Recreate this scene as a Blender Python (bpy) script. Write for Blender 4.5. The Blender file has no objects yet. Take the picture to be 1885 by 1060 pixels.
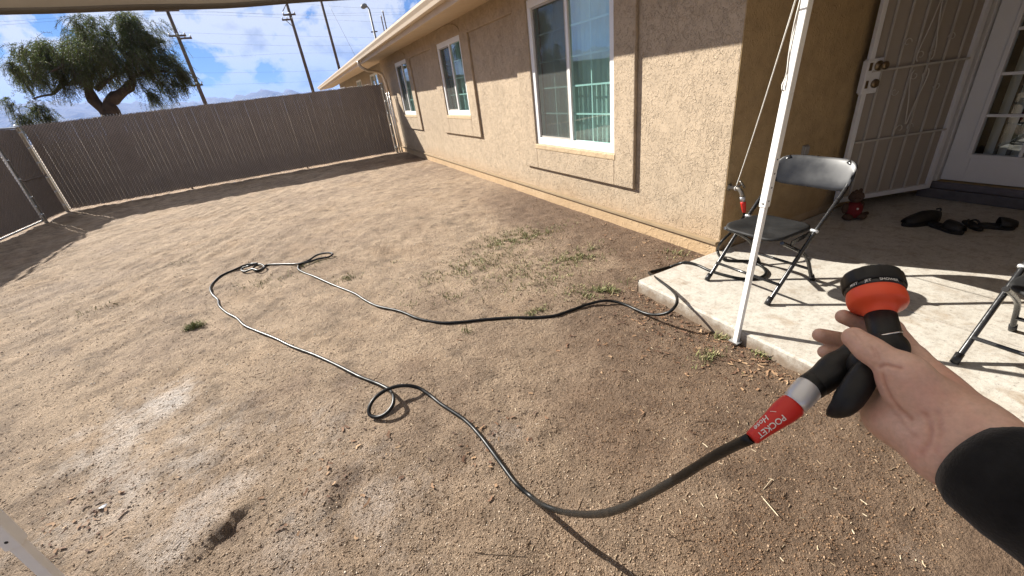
import bpy, math, random
import numpy as np
from mathutils import Vector, Matrix
rnd = random.Random(7)
rng = np.random.default_rng(11)
sc = bpy.context.scene
COL = sc.collection

# ------------------------------------------------------------------ camera
S = 1.39                       # camera height above the patio slab (m)
ZD = -0.05 * S                 # level of the dirt yard (slab top is z = 0)
FPX, PITCH, ROLL, YAW = 756.08, 0.460771, 0.129510, 0.408827
PW, PH = 1885.0, 1060.0

def _cam():
    cyw, syw = math.cos(YAW), math.sin(YAW)
    fwd = np.array([syw * math.cos(PITCH), cyw * math.cos(PITCH), -math.sin(PITCH)])
    right = np.array([cyw, -syw, 0.0]); down = np.cross(fwd, right)
    r2 = math.cos(ROLL) * right + math.sin(ROLL) * down
    d2 = -math.sin(ROLL) * right + math.cos(ROLL) * down
    return np.array([r2, d2, fwd])
RC = _cam()
CAM = np.array([0.0, 0.0, S])
def ray(u, v):
    return RC.T @ np.array([(u - PW / 2) / FPX, (v - PH / 2) / FPX, 1.0])
def at_z(u, v, z=ZD):
    d = ray(u, v); return CAM + d * ((z - S) / d[2])
def at_x(u, v, x):
    d = ray(u, v); return CAM + d * (x / d[0])
def at_y(u, v, y):
    d = ray(u, v); return CAM + d * (y / d[1])
def at_d(u, v, dist):
    d = ray(u, v); return CAM + d / np.linalg.norm(d) * dist

cd = bpy.data.cameras.new('camera'); cam = bpy.data.objects.new('camera', cd); COL.objects.link(cam)
cd.sensor_width = 36.0; cd.lens = FPX / PW * 36.0; cd.clip_start = 0.02; cd.clip_end = 60000
M = Matrix(((RC[0][0], -RC[1][0], -RC[2][0], 0), (RC[0][1], -RC[1][1], -RC[2][1], 0), (RC[0][2], -RC[1][2], -RC[2][2], S), (0, 0, 0, 1)))
cam.matrix_world = M
sc.camera = cam

# ------------------------------------------------------------------ light
SUN_EL = math.radians(32.5)
SHX, SHY = 0.5255, -0.851      # direction the shadows fall on the ground
to_sun = Vector((-SHX * math.cos(SUN_EL), -SHY * math.cos(SUN_EL), math.sin(SUN_EL)))
sd = bpy.data.lights.new('sun', 'SUN'); sun = bpy.data.objects.new('sun', sd); COL.objects.link(sun)
sd.energy = 5.0; sd.angle = math.radians(0.53); sd.color = (1.0, 0.95, 0.87)
sun.rotation_euler = to_sun.to_track_quat('Z', 'Y').to_euler()
sun.location = (0, 0, 30)
sc.view_settings.view_transform = 'Standard'; sc.view_settings.look = 'None'
sc.view_settings.exposure = 1.32; sc.view_settings.gamma = 1.0
sc.view_settings.use_curve_mapping = False
sc.cycles.use_denoising = True
sc.cycles.max_bounces = 8; sc.cycles.diffuse_bounces = 2; sc.cycles.transparent_max_bounces = 16
sc.cycles.caustics_reflective = False; sc.cycles.caustics_refractive = False
sc.cycles.sample_clamp_indirect = 6.0

def N(nt, typ, **kw):
    n = nt.nodes.new(typ)
    for k, v in kw.items():
        if k.startswith('i_'):
            key = k[2:]
            key = int(key) if key.isdigit() else key.replace('_', ' ')
            n.inputs[key].default_value = v
        else:
            setattr(n, k, v)
    return n
def ramp(nt, fac, stops, interp='LINEAR'):
    n = nt.nodes.new('ShaderNodeValToRGB'); cr = n.color_ramp; cr.interpolation = interp
    while len(cr.elements) < len(stops): cr.elements.new(0.5)
    for e, (p, c) in zip(cr.elements, stops):
        e.position = p
        e.color = (c, c, c, 1) if not hasattr(c, '__len__') else (c[0], c[1], c[2], 1)
    nt.links.new(fac, n.inputs[0]); return n.outputs[0]
def math_n(nt, op, a, b=None, clamp=False):
    n = nt.nodes.new('ShaderNodeMath'); n.operation = op; n.use_clamp = clamp
    for i, x in enumerate((a, b)):
        if x is None: continue
        if hasattr(x, 'links'): nt.links.new(x, n.inputs[i])
        else: n.inputs[i].default_value = x
    return n.outputs[0]
def mixc(nt, fac, a, b, blend='MIX'):
    n = nt.nodes.new('ShaderNodeMix'); n.data_type = 'RGBA'; n.blend_type = blend
    for s, x in ((n.inputs[0], fac), (n.inputs[6], a), (n.inputs[7], b)):
        if hasattr(x, 'links'): nt.links.new(x, s)
        elif hasattr(x, '__len__'): s.default_value = (x[0], x[1], x[2], 1)
        else: s.default_value = x
    return n.outputs[2]
def noise(nt, vec, scale, detail=4, rough=0.55, dist=0.0, out=0):
    n = N(nt, 'ShaderNodeTexNoise'); n.inputs['Scale'].default_value = scale
    n.inputs['Detail'].default_value = detail; n.inputs['Roughness'].default_value = rough
    n.inputs['Distortion'].default_value = dist
    if vec is not None: nt.links.new(vec, n.inputs['Vector'])
    return n.outputs[out]

w = bpy.data.worlds.new('World'); sc.world = w; w.use_nodes = True
nt = w.node_tree; nt.nodes.clear()
sky = N(nt, 'ShaderNodeTexSky', sky_type='NISHITA'); sky.sun_disc = False
sky.sun_elevation = SUN_EL; sky.sun_rotation = math.atan2(to_sun.x, to_sun.y)
sky.air_density = 1.0; sky.dust_density = 0.3; sky.ozone_density = 2.0
tc = N(nt, 'ShaderNodeTexCoord')
sep = N(nt, 'ShaderNodeSeparateXYZ'); nt.links.new(tc.outputs['Generated'], sep.inputs[0])
zz = math_n(nt, 'ADD', math_n(nt, 'MAXIMUM', sep.outputs[2], 0.0), 0.10)
cmb = N(nt, 'ShaderNodeCombineXYZ')
nt.links.new(math_n(nt, 'MULTIPLY', math_n(nt, 'LOGARITHM', zz, 2.718), 1.5), cmb.inputs[2])
hz_ = math_n(nt, 'SQRT', math_n(nt, 'SUBTRACT', 1.02, math_n(nt, 'MULTIPLY', sep.outputs[2], sep.outputs[2])))
nt.links.new(math_n(nt, 'MULTIPLY', math_n(nt, 'DIVIDE', sep.outputs[0], hz_), 5.0), cmb.inputs[0])
nt.links.new(math_n(nt, 'MULTIPLY', math_n(nt, 'DIVIDE', sep.outputs[1], hz_), 5.0), cmb.inputs[1])
mp = N(nt, 'ShaderNodeMapping'); nt.links.new(cmb.outputs[0], mp.inputs[0])
mp.inputs['Location'].default_value = (5.4, 1.15, 0.0)
n1 = noise(nt, mp.outputs[0], 1.35, 9, 0.58, 0.25)
n2 = noise(nt, mp.outputs[0], 4.4, 7, 0.6, 0.2)
dens = math_n(nt, 'ADD', math_n(nt, 'MULTIPLY', n1, 0.75), math_n(nt, 'MULTIPLY', n2, 0.25))
dens = math_n(nt, 'ADD', dens, math_n(nt, 'DIVIDE', 0.0060, zz))            # cloud rows stack up towards the horizon
dens = math_n(nt, 'SUBTRACT', dens, 0.022)
mask = ramp(nt, dens, [(0.448, 0.0), (0.475, 0.6), (0.51, 1.0)], 'EASE')
core = ramp(nt, dens, [(0.555, 0.0), (0.70, 1.0)])
ccol = mixc(nt, core, (6.9, 6.9, 7.0), (2.4, 2.6, 2.8))
skc = mixc(nt, 1.0, sky.outputs[0], (0.20, 0.36, 0.62), 'MULTIPLY')
allc = mixc(nt, mask, skc, ccol)
bg = N(nt, 'ShaderNodeBackground'); bg.inputs[1].default_value = 0.05
nt.links.new(allc, bg.inputs[0])
wo = N(nt, 'ShaderNodeOutputWorld'); nt.links.new(bg.outputs[0], wo.inputs[0])

# ------------------------------------------------------------------ helpers
def new_mat(name):
    m = bpy.data.materials.new(name); m.use_nodes = True
    nt = m.node_tree; b = nt.nodes['Principled BSDF']
    return m, nt, b
def objvec(nt):
    return N(nt, 'ShaderNodeTexCoord').outputs['Object']
def geovec(nt):
    return N(nt, 'ShaderNodeNewGeometry').outputs['Position']
def bump(nt, b, h, strength, dist, normal=None):
    n = N(nt, 'ShaderNodeBump'); n.inputs['Strength'].default_value = strength; n.inputs['Distance'].default_value = dist
    nt.links.new(h, n.inputs['Height'])
    if normal is not None: nt.links.new(normal, n.inputs['Normal'])
    if b is not None: nt.links.new(n.outputs[0], b.inputs['Normal'])
    return n.outputs[0]
def simple(name, col, rough=0.6, metal=0.0, var=0.12, scale=12.0, bs=0.0, bscale=60.0, spec=0.5, coat=0.0):
    """plain coloured surface with slight uneven wear in colour and gloss"""
    m, nt, b = new_mat(name)
    g = geovec(nt)
    nz = noise(nt, g, scale, 5, 0.6)
    lo = [c * (1 - var) for c in col]; hi = [min(1, c * (1 + var)) for c in col]
    nt.links.new(ramp(nt, nz, [(0.3, lo), (0.7, hi)]), b.inputs['Base Color'])
    r = ramp(nt, noise(nt, g, scale * 2.3, 4), [(0.3, max(0.03, rough - 0.08)), (0.7, min(1, rough + 0.08))])
    nt.links.new(r, b.inputs['Roughness'])
    b.inputs['Metallic'].default_value = metal; b.inputs['Specular IOR Level'].default_value = spec
    b.inputs['Coat Weight'].default_value = coat
    if bs > 0: bump(nt, b, noise(nt, g, bscale, 4), bs, 0.002)
    return m

class MB:
    def __init__(s): s.v = []; s.f = []; s.smooth = []
    def add(s, vs, fs, smooth=False):
        o = len(s.v); s.v.extend([tuple(map(float, p)) for p in vs])
        s.f.extend([tuple(i + o for i in f) for f in fs]); s.smooth.extend([smooth] * len(fs)); return s
    def box(s, x0, x1, y0, y1, z0, z1):
        vs = [(x, y, z) for x in (x0, x1) for y in (y0, y1) for z in (z0, z1)]
        return s.add(vs, [(0, 1, 3, 2), (4, 6, 7, 5), (0, 4, 5, 1), (2, 3, 7, 6), (0, 2, 6, 4), (1, 5, 7, 3)])
    def obox(s, c, ax, ay, az):
        """oriented box: centre and three half-axis vectors"""
        c, ax, ay, az = map(np.asarray, (c, ax, ay, az))
        vs = [c + i * ax + j * ay + k * az for i in (-1, 1) for j in (-1, 1) for k in (-1, 1)]
        return s.add(vs, [(0, 1, 3, 2), (4, 6, 7, 5), (0, 4, 5, 1), (2, 3, 7, 6), (0, 2, 6, 4), (1, 5, 7, 3)])
    def tube(s, pts, r, n=10, caps=True, flat=None, smooth=True):
        pts = [np.asarray(p, float) for p in pts]; m = len(pts)
        rs = r if hasattr(r, '__len__') else [r] * m
        T = [pts[min(i + 1, m - 1)] - pts[max(i - 1, 0)] for i in range(m)]
        T = [t / (np.linalg.norm(t) + 1e-12) for t in T]
        a = np.array([0, 0, 1.0]) if abs(T[0][2]) < 0.9 else np.array([1.0, 0, 0])
        u = np.cross(T[0], a); u /= np.linalg.norm(u); vs = []
        for i in range(m):
            u = u - T[i] * (u @ T[i]); u /= (np.linalg.norm(u) + 1e-12); w_ = np.cross(T[i], u)
            for k in range(n):
                an = 2 * math.pi * k / n
                vs.append(pts[i] + rs[i] * (math.cos(an) * u + math.sin(an) * w_))
        fs = [(i * n + k, i * n + (k + 1) % n, (i + 1) * n + (k + 1) % n, (i + 1) * n + k) for i in range(m - 1) for k in range(n)]
        s.add(vs, fs, smooth)
        if caps:
            o = len(s.v) - len(vs)
            s.f.append(tuple(o + k for k in range(n))[::-1]); s.smooth.append(False)
            s.f.append(tuple(o + (m - 1) * n + k for k in range(n))); s.smooth.append(False)
        return s
    def lathe(s, c, axis, prof, n=24, smooth=True):
        """revolve (distance along axis, radius) pairs"""
        axis = np.asarray(axis, float); axis /= np.linalg.norm(axis); c = np.asarray(c, float)
        a = np.array([0, 0, 1.0]) if abs(axis[2]) < 0.9 else np.array([1.0, 0, 0])
        u = np.cross(axis, a); u /= np.linalg.norm(u); w_ = np.cross(axis, u); vs = []
        for (t, r) in prof:
            for k in range(n):
                an = 2 * math.pi * k / n
                vs.append(c + axis * t + r * (math.cos(an) * u + math.sin(an) * w_))
        m = len(prof)
        fs = [(i * n + k, i * n + (k + 1) % n, (i + 1) * n + (k + 1) % n, (i + 1) * n + k) for i in range(m - 1) for k in range(n)]
        s.add(vs, fs, smooth); o = len(s.v) - len(vs)
        s.f.append(tuple(o + k for k in range(n))[::-1]); s.smooth.append(False)
        s.f.append(tuple(o + (m - 1) * n + k for k in range(n))); s.smooth.append(False)
        return s
    def mesh(s, name):
        me = bpy.data.meshes.new(name); me.from_pydata(s.v, [], s.f)
        me.polygons.foreach_set('use_smooth', s.smooth); me.update(); return me
    def build(s, name, mat, parent=None, bevel=0.0, **kw):
        return link(name, s.mesh(name), mat, parent, bevel, **kw)
def link(name, me, mat, parent=None, bevel=0.0, label=None, cat=None, group=None, kind=None):
    if mat is not None and not me.materials: me.materials.append(mat)
    o = bpy.data.objects.new(name, me); COL.objects.link(o)
    if parent is not None:
        o.parent = parent
        o.matrix_parent_inverse = Matrix.Translation(parent.location).inverted() if parent.type == 'EMPTY' else Matrix()
    if bevel > 0:
        md = o.modifiers.new('bevel', 'BEVEL'); md.width = bevel; md.segments = 2; md.limit_method = 'ANGLE'; md.angle_limit = math.radians(40)
    tag(o, label, cat, group, kind); return o
def tag(o, label=None, cat=None, group=None, kind=None):
    for k, v in (('label', label), ('category', cat), ('group', group), ('kind', kind)):
        if v: o[k] = v
    return o
def thing(name, loc, label, cat, group=None):
    """an Empty at the thing's base; its parts are modelled in world coordinates"""
    o = bpy.data.objects.new(name, None); COL.objects.link(o); o.location = [float(c) for c in loc]
    o.empty_display_size = 0.1; return tag(o, label, cat, group)
def np_mesh(name, V, F, mat, **kw):
    """big mesh from numpy arrays; F has a constant number of corners"""
    me = bpy.data.meshes.new(name); k = F.shape[1]
    me.vertices.add(len(V)); me.vertices.foreach_set('co', np.ascontiguousarray(V, dtype=np.float32).ravel())
    me.loops.add(F.size); me.loops.foreach_set('vertex_index', np.ascontiguousarray(F, dtype=np.int32).ravel())
    me.polygons.add(len(F)); me.polygons.foreach_set('loop_start', np.arange(0, F.size, k, dtype=np.int32))
    me.polygons.foreach_set('loop_total', np.full(len(F), k, dtype=np.int32))
    if kw.pop('smooth', False): me.polygons.foreach_set('use_smooth', np.ones(len(F), dtype=bool))
    me.update(calc_edges=True); me.validate()
    return link(name, me, mat, **kw)
def catmull(P, step=0.02, closed=False):
    P = [np.asarray(p, float) for p in P]; out = []
    Q = [2 * P[0] - P[1]] + P + [2 * P[-1] - P[-2]]
    for i in range(1, len(Q) - 2):
        a, b, c, d = Q[i - 1], Q[i], Q[i + 1], Q[i + 2]
        t1 = np.linalg.norm(b - a) ** .5 + 1e-6; t2 = np.linalg.norm(c - b) ** .5 + 1e-6; t3 = np.linalg.norm(d - c) ** .5 + 1e-6
        m1 = (c - b) + t2 * ((b - a) / t1 - (c - a) / (t1 + t2)); m2 = (c - b) + t2 * ((d - c) / t3 - (d - b) / (t2 + t3))
        n = max(2, int(np.linalg.norm(c - b) / step))
        for k in range(n):
            t = k / n; out.append((2 * t**3 - 3 * t**2 + 1) * b + (t**3 - 2 * t**2 + t) * m1 + (-2 * t**3 + 3 * t**2) * c + (t**3 - t**2) * m2)
    out.append(P[-1]); return out
# gradient noise in numpy
def perlin(x, y, seed=0):
    r = np.random.default_rng(seed); p = r.permutation(256); ang = r.random(256) * 2 * np.pi
    gx, gy = np.cos(ang), np.sin(ang)
    xi = np.floor(x).astype(int); yi = np.floor(y).astype(int); xf = x - xi; yf = y - yi
    def g(ix, iy, dx, dy):
        h = p[(p[ix & 255] + iy) & 255]; return gx[h] * dx + gy[h] * dy
    u = xf**3 * (xf * (xf * 6 - 15) + 10); v = yf**3 * (yf * (yf * 6 - 15) + 10)
    a = g(xi, yi, xf, yf); b = g(xi + 1, yi, xf - 1, yf); c = g(xi, yi + 1, xf, yf - 1); d = g(xi + 1, yi + 1, xf - 1, yf - 1)
    return (a + u * (b - a)) + v * ((c + u * (d - c)) - (a + u * (b - a)))
def fbm(x, y, o=4, seed=0, gain=0.5):
    s = 0; a = 1.0
    for k in range(o): s = s + a * perlin(x * 2**k, y * 2**k, seed + k); a *= gain
    return s
# ------------------------------------------------------------------ ground
WX = 1.949 * S                 # face of the long stucco wall
YB = 1.50 * S                  # wall with the tap (turns the corner into the porch)
FY = 9.28 * S                  # far fence line
FX = -3.71 * S                 # left fence line
SLX, SLY = 1.372 * S, 1.49 * S # patio slab corner
def sstep(a, b, x):
    t = np.clip((x - a) / (b - a), 0, 1); return t * t * (3 - 2 * t)
def blob(x, y, u, v, r, asp=1.0, ang=0.0):
    c = at_z(u, v); dx, dy = x - c[0], y - c[1]; ca, sa = math.cos(ang), math.sin(ang)
    a = (dx * ca + dy * sa) / (r * asp); b = (-dx * sa + dy * ca) / r
    return np.exp(-(a * a + b * b))
PIT = at_z(428, 972)
_f = at_z(148, 516) - at_z(0, 579); FN = np.array([_f[1], -_f[0]]) / math.hypot(_f[0], _f[1])   # across the rake marks
def ground_h(x, y):
    x = np.asarray(x, float); y = np.asarray(y, float)
    wx = x + 0.12 * perlin(x * 2.1, y * 2.1, 90); wy = y + 0.12 * perlin(x * 2.1 + 9, y * 2.1, 91)
    h = 0.020 * fbm(wx * 0.9, wy * 0.9, 3, 1) + 0.012 * fbm(wx * 3.5, wy * 3.5, 3, 5)
    lump = fbm(wx * 13, wy * 13, 3, 9, 0.6)
    rough = 0.35 + 1.5 * np.clip(fbm(x * 1.4, y * 1.4, 2, 20) + 0.15, 0, 1) \
        + 1.3 * blob(x, y, 640, 900, 0.20) + 1.1 * blob(x, y, 960, 800, 0.18) + 0.8 * blob(x, y, 240, 960, 0.25) + 0.6 * blob(x, y, 1000, 480, 0.8)
    h = h + 0.0062 * rough * lump
    # rake and tyre furrows in the dry part
    fur = np.clip(sstep(0.3, -1.2, x), 0, 1) * sstep(2.6, 4.5, y) + 0.35 * sstep(3.5, 5, y)
    ca, sa = math.cos(0.42), math.sin(0.42)
    p = x * FN[0] + y * FN[1] + 0.10 * perlin(x * 1.1, y * 0.8, 31); q = x * -FN[1] + y * FN[0]
    h = h + fur * (0.017 * fbm(p * 3.4, q * 0.55, 3, 33) + 0.014 * perlin(p * 8.0, q * 0.9, 36) + 0.006 * fbm(p * 15, q * 5, 2, 37))
    # small scarp and pit in the foreground
    dx, dy = x - PIT[0], y - PIT[1]; ca, sa = math.cos(0.75), math.sin(0.75)
    a = dx * ca + dy * sa; b = -dx * sa + dy * ca + 0.055 * perlin(a * 11, a * 3, 55) + 0.03 * perlin(x * 32, y * 32, 56)
    h = h + 0.030 * np.exp(-((a + .06) / .22) ** 2 - ((b - .12) / .13) ** 2) + (0.016 + 0.016 * perlin(a * 26, a * 5, 58)) * sstep(-0.010, 0.010, b) * np.exp(-(a / 0.12) ** 4) * np.exp(-np.clip(b, 0, 9) / 0.12) - 0.012 * np.exp(-(a / 0.10) ** 2 - ((b + 0.016) / 0.016) ** 2)
    # soil settles against the slab and the wall
    h = h - 0.012 * sstep(1.15 * S, SLX, x) * sstep(SLY + 0.4, SLY, y)
    keep = 1 - sstep(WX - 0.25, WX - 0.02, x)
    return ZD + h * (0.35 + 0.65 * keep)

def spaced(a, b, d0, d1):
    out = [a]; 
    while out[-1] < b: out.append(out[-1] + d0 + (d1 - d0) * (out[-1] - a) / (b - a))
    return out
gx = np.array(sorted(set(np.concatenate([np.linspace(-5.7, -2.0, 105)[:-1], np.linspace(-2.0, 2.1, 249)[:-1], np.linspace(2.1, WX + 0.12, 26)]).round(5))))
gy = np.array([v for v in spaced(-3.5, 0.2, 0.16, 0.06) if v < 0.22] + [v for v in spaced(0.25, 3.0, 0.0165, 0.021) if v < 2.99] + spaced(3.01, FY + 0.7, 0.022, 0.06))
X, Y = np.meshgrid(gx, gy); Z = ground_h(X, Y)
ny, nx = X.shape
idx = np.arange(nx * ny).reshape(ny, nx)
F = np.stack([idx[:-1, :-1], idx[:-1, 1:], idx[1:, 1:], idx[1:, :-1]], -1).reshape(-1, 4)

def wetness(x, y):
    n = fbm(x * 1.7, y * 1.7, 4, 61)
    d = (x - (0.10 + 0.30 * (y - 0.4))) + 0.55 * n         # damp towards the patio
    wv = 0.92 * sstep(-0.25, 0.95, d) * sstep(3.4, 1.7, y + 0.6 * n)
    wv = np.maximum(wv, 0.42 * sstep(3.0, 1.0, y + 0.9 * n) + 0.55 * np.clip(fbm(x * 0.9, y * 0.9, 4, 63), 0, 1))
    wv = np.maximum(wv, 1.0 * sstep(1.15, 0.35, WX - x + 0.40 * n) * sstep(7.2, 4.6, y))
    wv = np.maximum(wv, 0.75 * sstep(0.35, 0.10, SLX - x + 0.12 * n) * (y < SLY + .4))
    for (u, v, r, s_) in [(850, 830, .22, .75), (640, 890, .16, .75), (430, 985, .07, .8), (760, 690, .22, .55), (540, 715, .12, .8), (640, 705, .10, .65), (480, 735, .10, .5), (100, 650, .15, .45), (230, 690, .12, .45), (130, 820, .14, .4), (800, 560, .3, .4), (380, 545, .25, .4),
                          (1250, 660, .4, .5), (1480, 960, .3, .8), (1000, 700, .35, .35), (850, 300, 1.4, .6), (760, 292, 1.0, .7), (1080, 440, .7, .6), (700, 300, .8, .5), (560, 450, .6, .3), (300, 640, .35, .3), (200, 900, .2, .4)]:
        wv = np.maximum(wv, s_ * blob(x, y, u, v, r) * (1 + 0.9 * n))
    return np.clip(wv + 0.10 * fbm(x * 9, y * 9, 3, 71), 0, 1)
def paleness(x, y):
    n = fbm(x * 5, y * 5, 4, 81)
    pv = np.zeros_like(x)
    for (u, v, r, s_) in [(360, 955, .13, 1.0), (310, 1010, .12, .9), (290, 745, .22, .75), (420, 900, .12, .7), (700, 935, .10, .5), (220, 800, .3, .5), (300, 860, .5, .40), (650, 960, .4, .40), (560, 800, .4, .25), (930, 800, .12, .45), (1690, 1030, .05, .4)]:
        pv = np.maximum(pv, s_ * blob(x, y, u, v, r) * (1 + 1.2 * n))
    n2 = fbm(x * 24, y * 24, 3, 83)
    return np.clip(pv * sstep(.02, .45, pv + .55 * n2), 0, 1)

def dirt_mat():
    m, nt, b = new_mat('dirt'); g = geovec(nt)
    aw = N(nt, 'ShaderNodeAttribute', attribute_name='wet').outputs['Fac']
    ap = N(nt, 'ShaderNodeAttribute', attribute_name='pale').outputs['Fac']
    big = noise(nt, g, 1.3, 5, 0.6); med = noise(nt, g, 9, 6, 0.65); fine = noise(nt, g, 130, 5, 0.7); grit = noise(nt, g, 330, 3, 0.6)
    dry = ramp(nt, big, [(0.3, (0.375, 0.270, 0.180)), (0.5, (0.490, 0.365, 0.252)), (0.7, (0.435, 0.308, 0.198))])
    dry = mixc(nt, 1.0, dry, ramp(nt, med, [(0.30, 0.58), (0.48, 0.95), (0.72, 1.16)]), 'MULTIPLY')
    wet = ramp(nt, med, [(0.3, (0.130, 0.081, 0.050)), (0.7, (0.265, 0.178, 0.116))])
    dry = mixc(nt, 1.0, dry, ramp(nt, noise(nt, g, 3.6, 7, 0.68, 0.4), [(0.30, 0.62), (0.47, 0.96), (0.70, 1.12)]), 'MULTIPLY')
    c = mixc(nt, aw, dry, wet)
    c = mixc(nt, math_n(nt, 'MULTIPLY', math_n(nt, 'MULTIPLY', ap, ramp(nt, noise(nt, g, 70, 4, 0.7), [(0.35, 0.1), (0.6, 1.0)])), 0.45), c, (0.50, 0.44, 0.40))  # pale soil, and the sheen of damp soil painted in as lighter colour
    c = mixc(nt, 1.0, c, ramp(nt, fine, [(0.25, 0.45), (0.45, 0.9), (0.60, 1.10), (0.78, 1.6)]), 'MULTIPLY')
    c = mixc(nt, 1.0, c, ramp(nt, grit, [(0.28, 0.55), (0.5, 1.0), (0.72, 1.45)]), 'MULTIPLY')
    nt.links.new(c, b.inputs['Base Color'])
    nt.links.new(math_n(nt, 'SUBTRACT', ramp(nt, aw, [(0.0, 0.95), (1.0, 0.70)]), math_n(nt, 'MULTIPLY', ap, 0.50), True), b.inputs['Roughness'])
    nt.links.new(math_n(nt, 'ADD', math_n(nt, 'MULTIPLY', ap, 0.6), 0.3), b.inputs['Specular IOR Level'])
    h = math_n(nt, 'ADD', math_n(nt, 'MULTIPLY', fine, 0.9), math_n(nt, 'MULTIPLY', grit, 0.5))
    h = math_n(nt, 'ADD', h, math_n(nt, 'MULTIPLY', noise(nt, g, 45, 4, 0.6), 1.3))
    bump(nt, b, h, 1.0, 0.022)
    return m
DIRT = dirt_mat()
yard = np_mesh('yard_ground', np.stack([X, Y, Z], -1).reshape(-1, 3), F, DIRT, smooth=True, kind='structure', label='bare gritty tan dirt of the back yard')
for nm, arr in (('wet', wetness(X, Y)), ('pale', paleness(X, Y))):
    at = yard.data.attributes.new(nm, 'FLOAT', 'POINT'); at.data.foreach_set('value', arr.astype(np.float32).ravel())

m, nt, b = new_mat('desert_soil'); g = geovec(nt)
nt.links.new(ramp(nt, noise(nt, g, 0.05, 8, 0.65), [(0.3, (0.22, 0.17, 0.11)), (0.55, (0.30, 0.23, 0.16)), (0.75, (0.15, 0.15, 0.09))]), b.inputs['Base Color'])
b.inputs['Roughness'].default_value = 0.95; bump(nt, b, noise(nt, g, 3, 6), 0.6, 0.05)
FAR = MB()
FAR.add([(-15000, -15000, ZD - 0.12), (15000, -15000, ZD - 0.12), (15000, 15000, ZD - 0.12), (-15000, 15000, ZD - 0.12)], [(0, 1, 2, 3)])
FAR.build('ground', m, kind='structure', label='open desert ground beyond the fences')

# far mountains all round
m, nt, b = new_mat('mountain_rock'); g = geovec(nt)
nt.links.new(ramp(nt, noise(nt, g, 0.004, 9, 0.65), [(0.3, (0.05, 0.045, 0.042)), (0.7, (0.12, 0.105, 0.095))]), b.inputs['Base Color'])
b.inputs['Roughness'].default_value = 0.95; bump(nt, b, noise(nt, g, 0.012, 8), 1.0, 25)
na, nr = 720, 14
AZ = np.linspace(0, 2 * np.pi, na, endpoint=False)
cx_, cy_ = np.cos(AZ) * 3.0, np.sin(AZ) * 3.0
prof = 0.62 + 0.55 * fbm(cx_ * 1.5, cy_ * 1.5, 3, 41) + 0.16 * np.abs(fbm(cx_ * 7, cy_ * 7, 4, 47)) + 0.05 * fbm(cx_ * 30, cy_ * 30, 3, 49)
azn = (np.degrees(np.arctan2(np.cos(AZ), np.sin(AZ))))        # azimuth from +y towards +x
left = np.exp(-((azn + 24) / 9.0) ** 2) * 0.55
pit_ = np.clip(prof * 0.75 + left, 0.35, 1.6)
Vm = []
for k in range(nr):
    t = k / (nr - 1)
    R0 = 5600 + 2600 * t + 240 * fbm(cx_ * 5 + k * .3, cy_ * 5, 3, 43)
    rid = 1 + 0.28 * fbm(cx_ * 16 + k * 0.22, cy_ * 16 - k * .15, 4, 45)
    hh = (470 * (R0 / 8200.0)) * pit_ * math.sin(min(t, 0.93) / 0.93 * math.pi / 2) ** 1.25 * rid if k else np.zeros(na) - 5
    if k == nr - 1: hh = hh * 0.55
    Vm.append(np.stack([np.cos(AZ) * R0, np.sin(AZ) * R0, hh + ZD - .12], -1))
Vm = np.concatenate(Vm); im = np.arange(na * nr).reshape(nr, na)
Fm = np.stack([im[:-1], np.roll(im[:-1], -1, 1), np.roll(im[1:], -1, 1), im[1:]], -1).reshape(-1, 4)
np_mesh('mountains', Vm, Fm, m, smooth=True, kind='structure', label='hazy blue desert mountains along the horizon')

# patio slab
def concrete_mat():
    m, nt, b = new_mat('concrete'); g = geovec(nt)
    c = ramp(nt, noise(nt, g, 2.2, 6, 0.62), [(0.28, (0.44, 0.40, 0.34)), (0.5, (0.52, 0.485, 0.42)), (0.75, (0.56, 0.525, 0.46))])
    c = mixc(nt, 1.0, c, ramp(nt, noise(nt, g, 55, 5, 0.7), [(0.30, 0.42), (0.42, 0.90), (0.7, 1.08)]), 'MULTIPLY')
    c = mixc(nt, 1.0, c, ramp(nt, noise(nt, g, 260, 3, 0.6), [(0.3, 0.74), (0.5, 1.0), (0.7, 1.12)]), 'MULTIPLY')
    st = ramp(nt, noise(nt, g, 5.5, 7, 0.72, 0.6), [(0.54, 0.0), (0.72, 0.7)])
    c = mixc(nt, st, c, (0.30, 0.22, 0.14))
    sp = N(nt, 'ShaderNodeSeparateXYZ'); nt.links.new(g, sp.inputs[0])
    spl = ramp(nt, math_n(nt, 'ADD', math_n(nt, 'MULTIPLY', sp.outputs[2], 6.0), noise(nt, g, 14, 5, 0.7)), [(0.10, 0.85), (0.52, 0.0)])   # soil caked on the low edge
    c = mixc(nt, spl, c, (0.17, 0.115, 0.070))
    nt.links.new(c, b.inputs['Base Color']); b.inputs['Roughness'].default_value = 0.9
    bump(nt, b, noise(nt, g, 170, 4, 0.6), 0.35, 0.003)
    return m
CONC = concrete_mat()
jx = 2.74
ee = []
for i, yq in enumerate(np.linspace(SLY, -4.0, 150)):          # worn, uneven front arris
    ee.append((SLX + 0.006 * float(fbm(yq * 6, 0.3, 3, 77)), yq))
sl = MB(); topv = [(x, y, 0.0) for x, y in ee]; lip = [(x - 0.010, y, -0.012) for x, y in ee]; bot = [(x - 0.012 + .01 * float(perlin(np.array(y * 9.), np.array(.2), 3)), y, -0.20) for x, y in ee]
n_ = len(ee); backv = [(jx - 0.006, y, 0.0) for x, y in ee]
sl.add(topv + lip + bot + backv, [(i, i + 1, n_ + i + 1, n_ + i) for i in range(n_ - 1)] + [(n_ + i, n_ + i + 1, 2 * n_ + i + 1, 2 * n_ + i) for i in range(n_ - 1)] + [(3 * n_ + i, 3 * n_ + i + 1, i + 1, i) for i in range(n_ - 1)])
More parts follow.
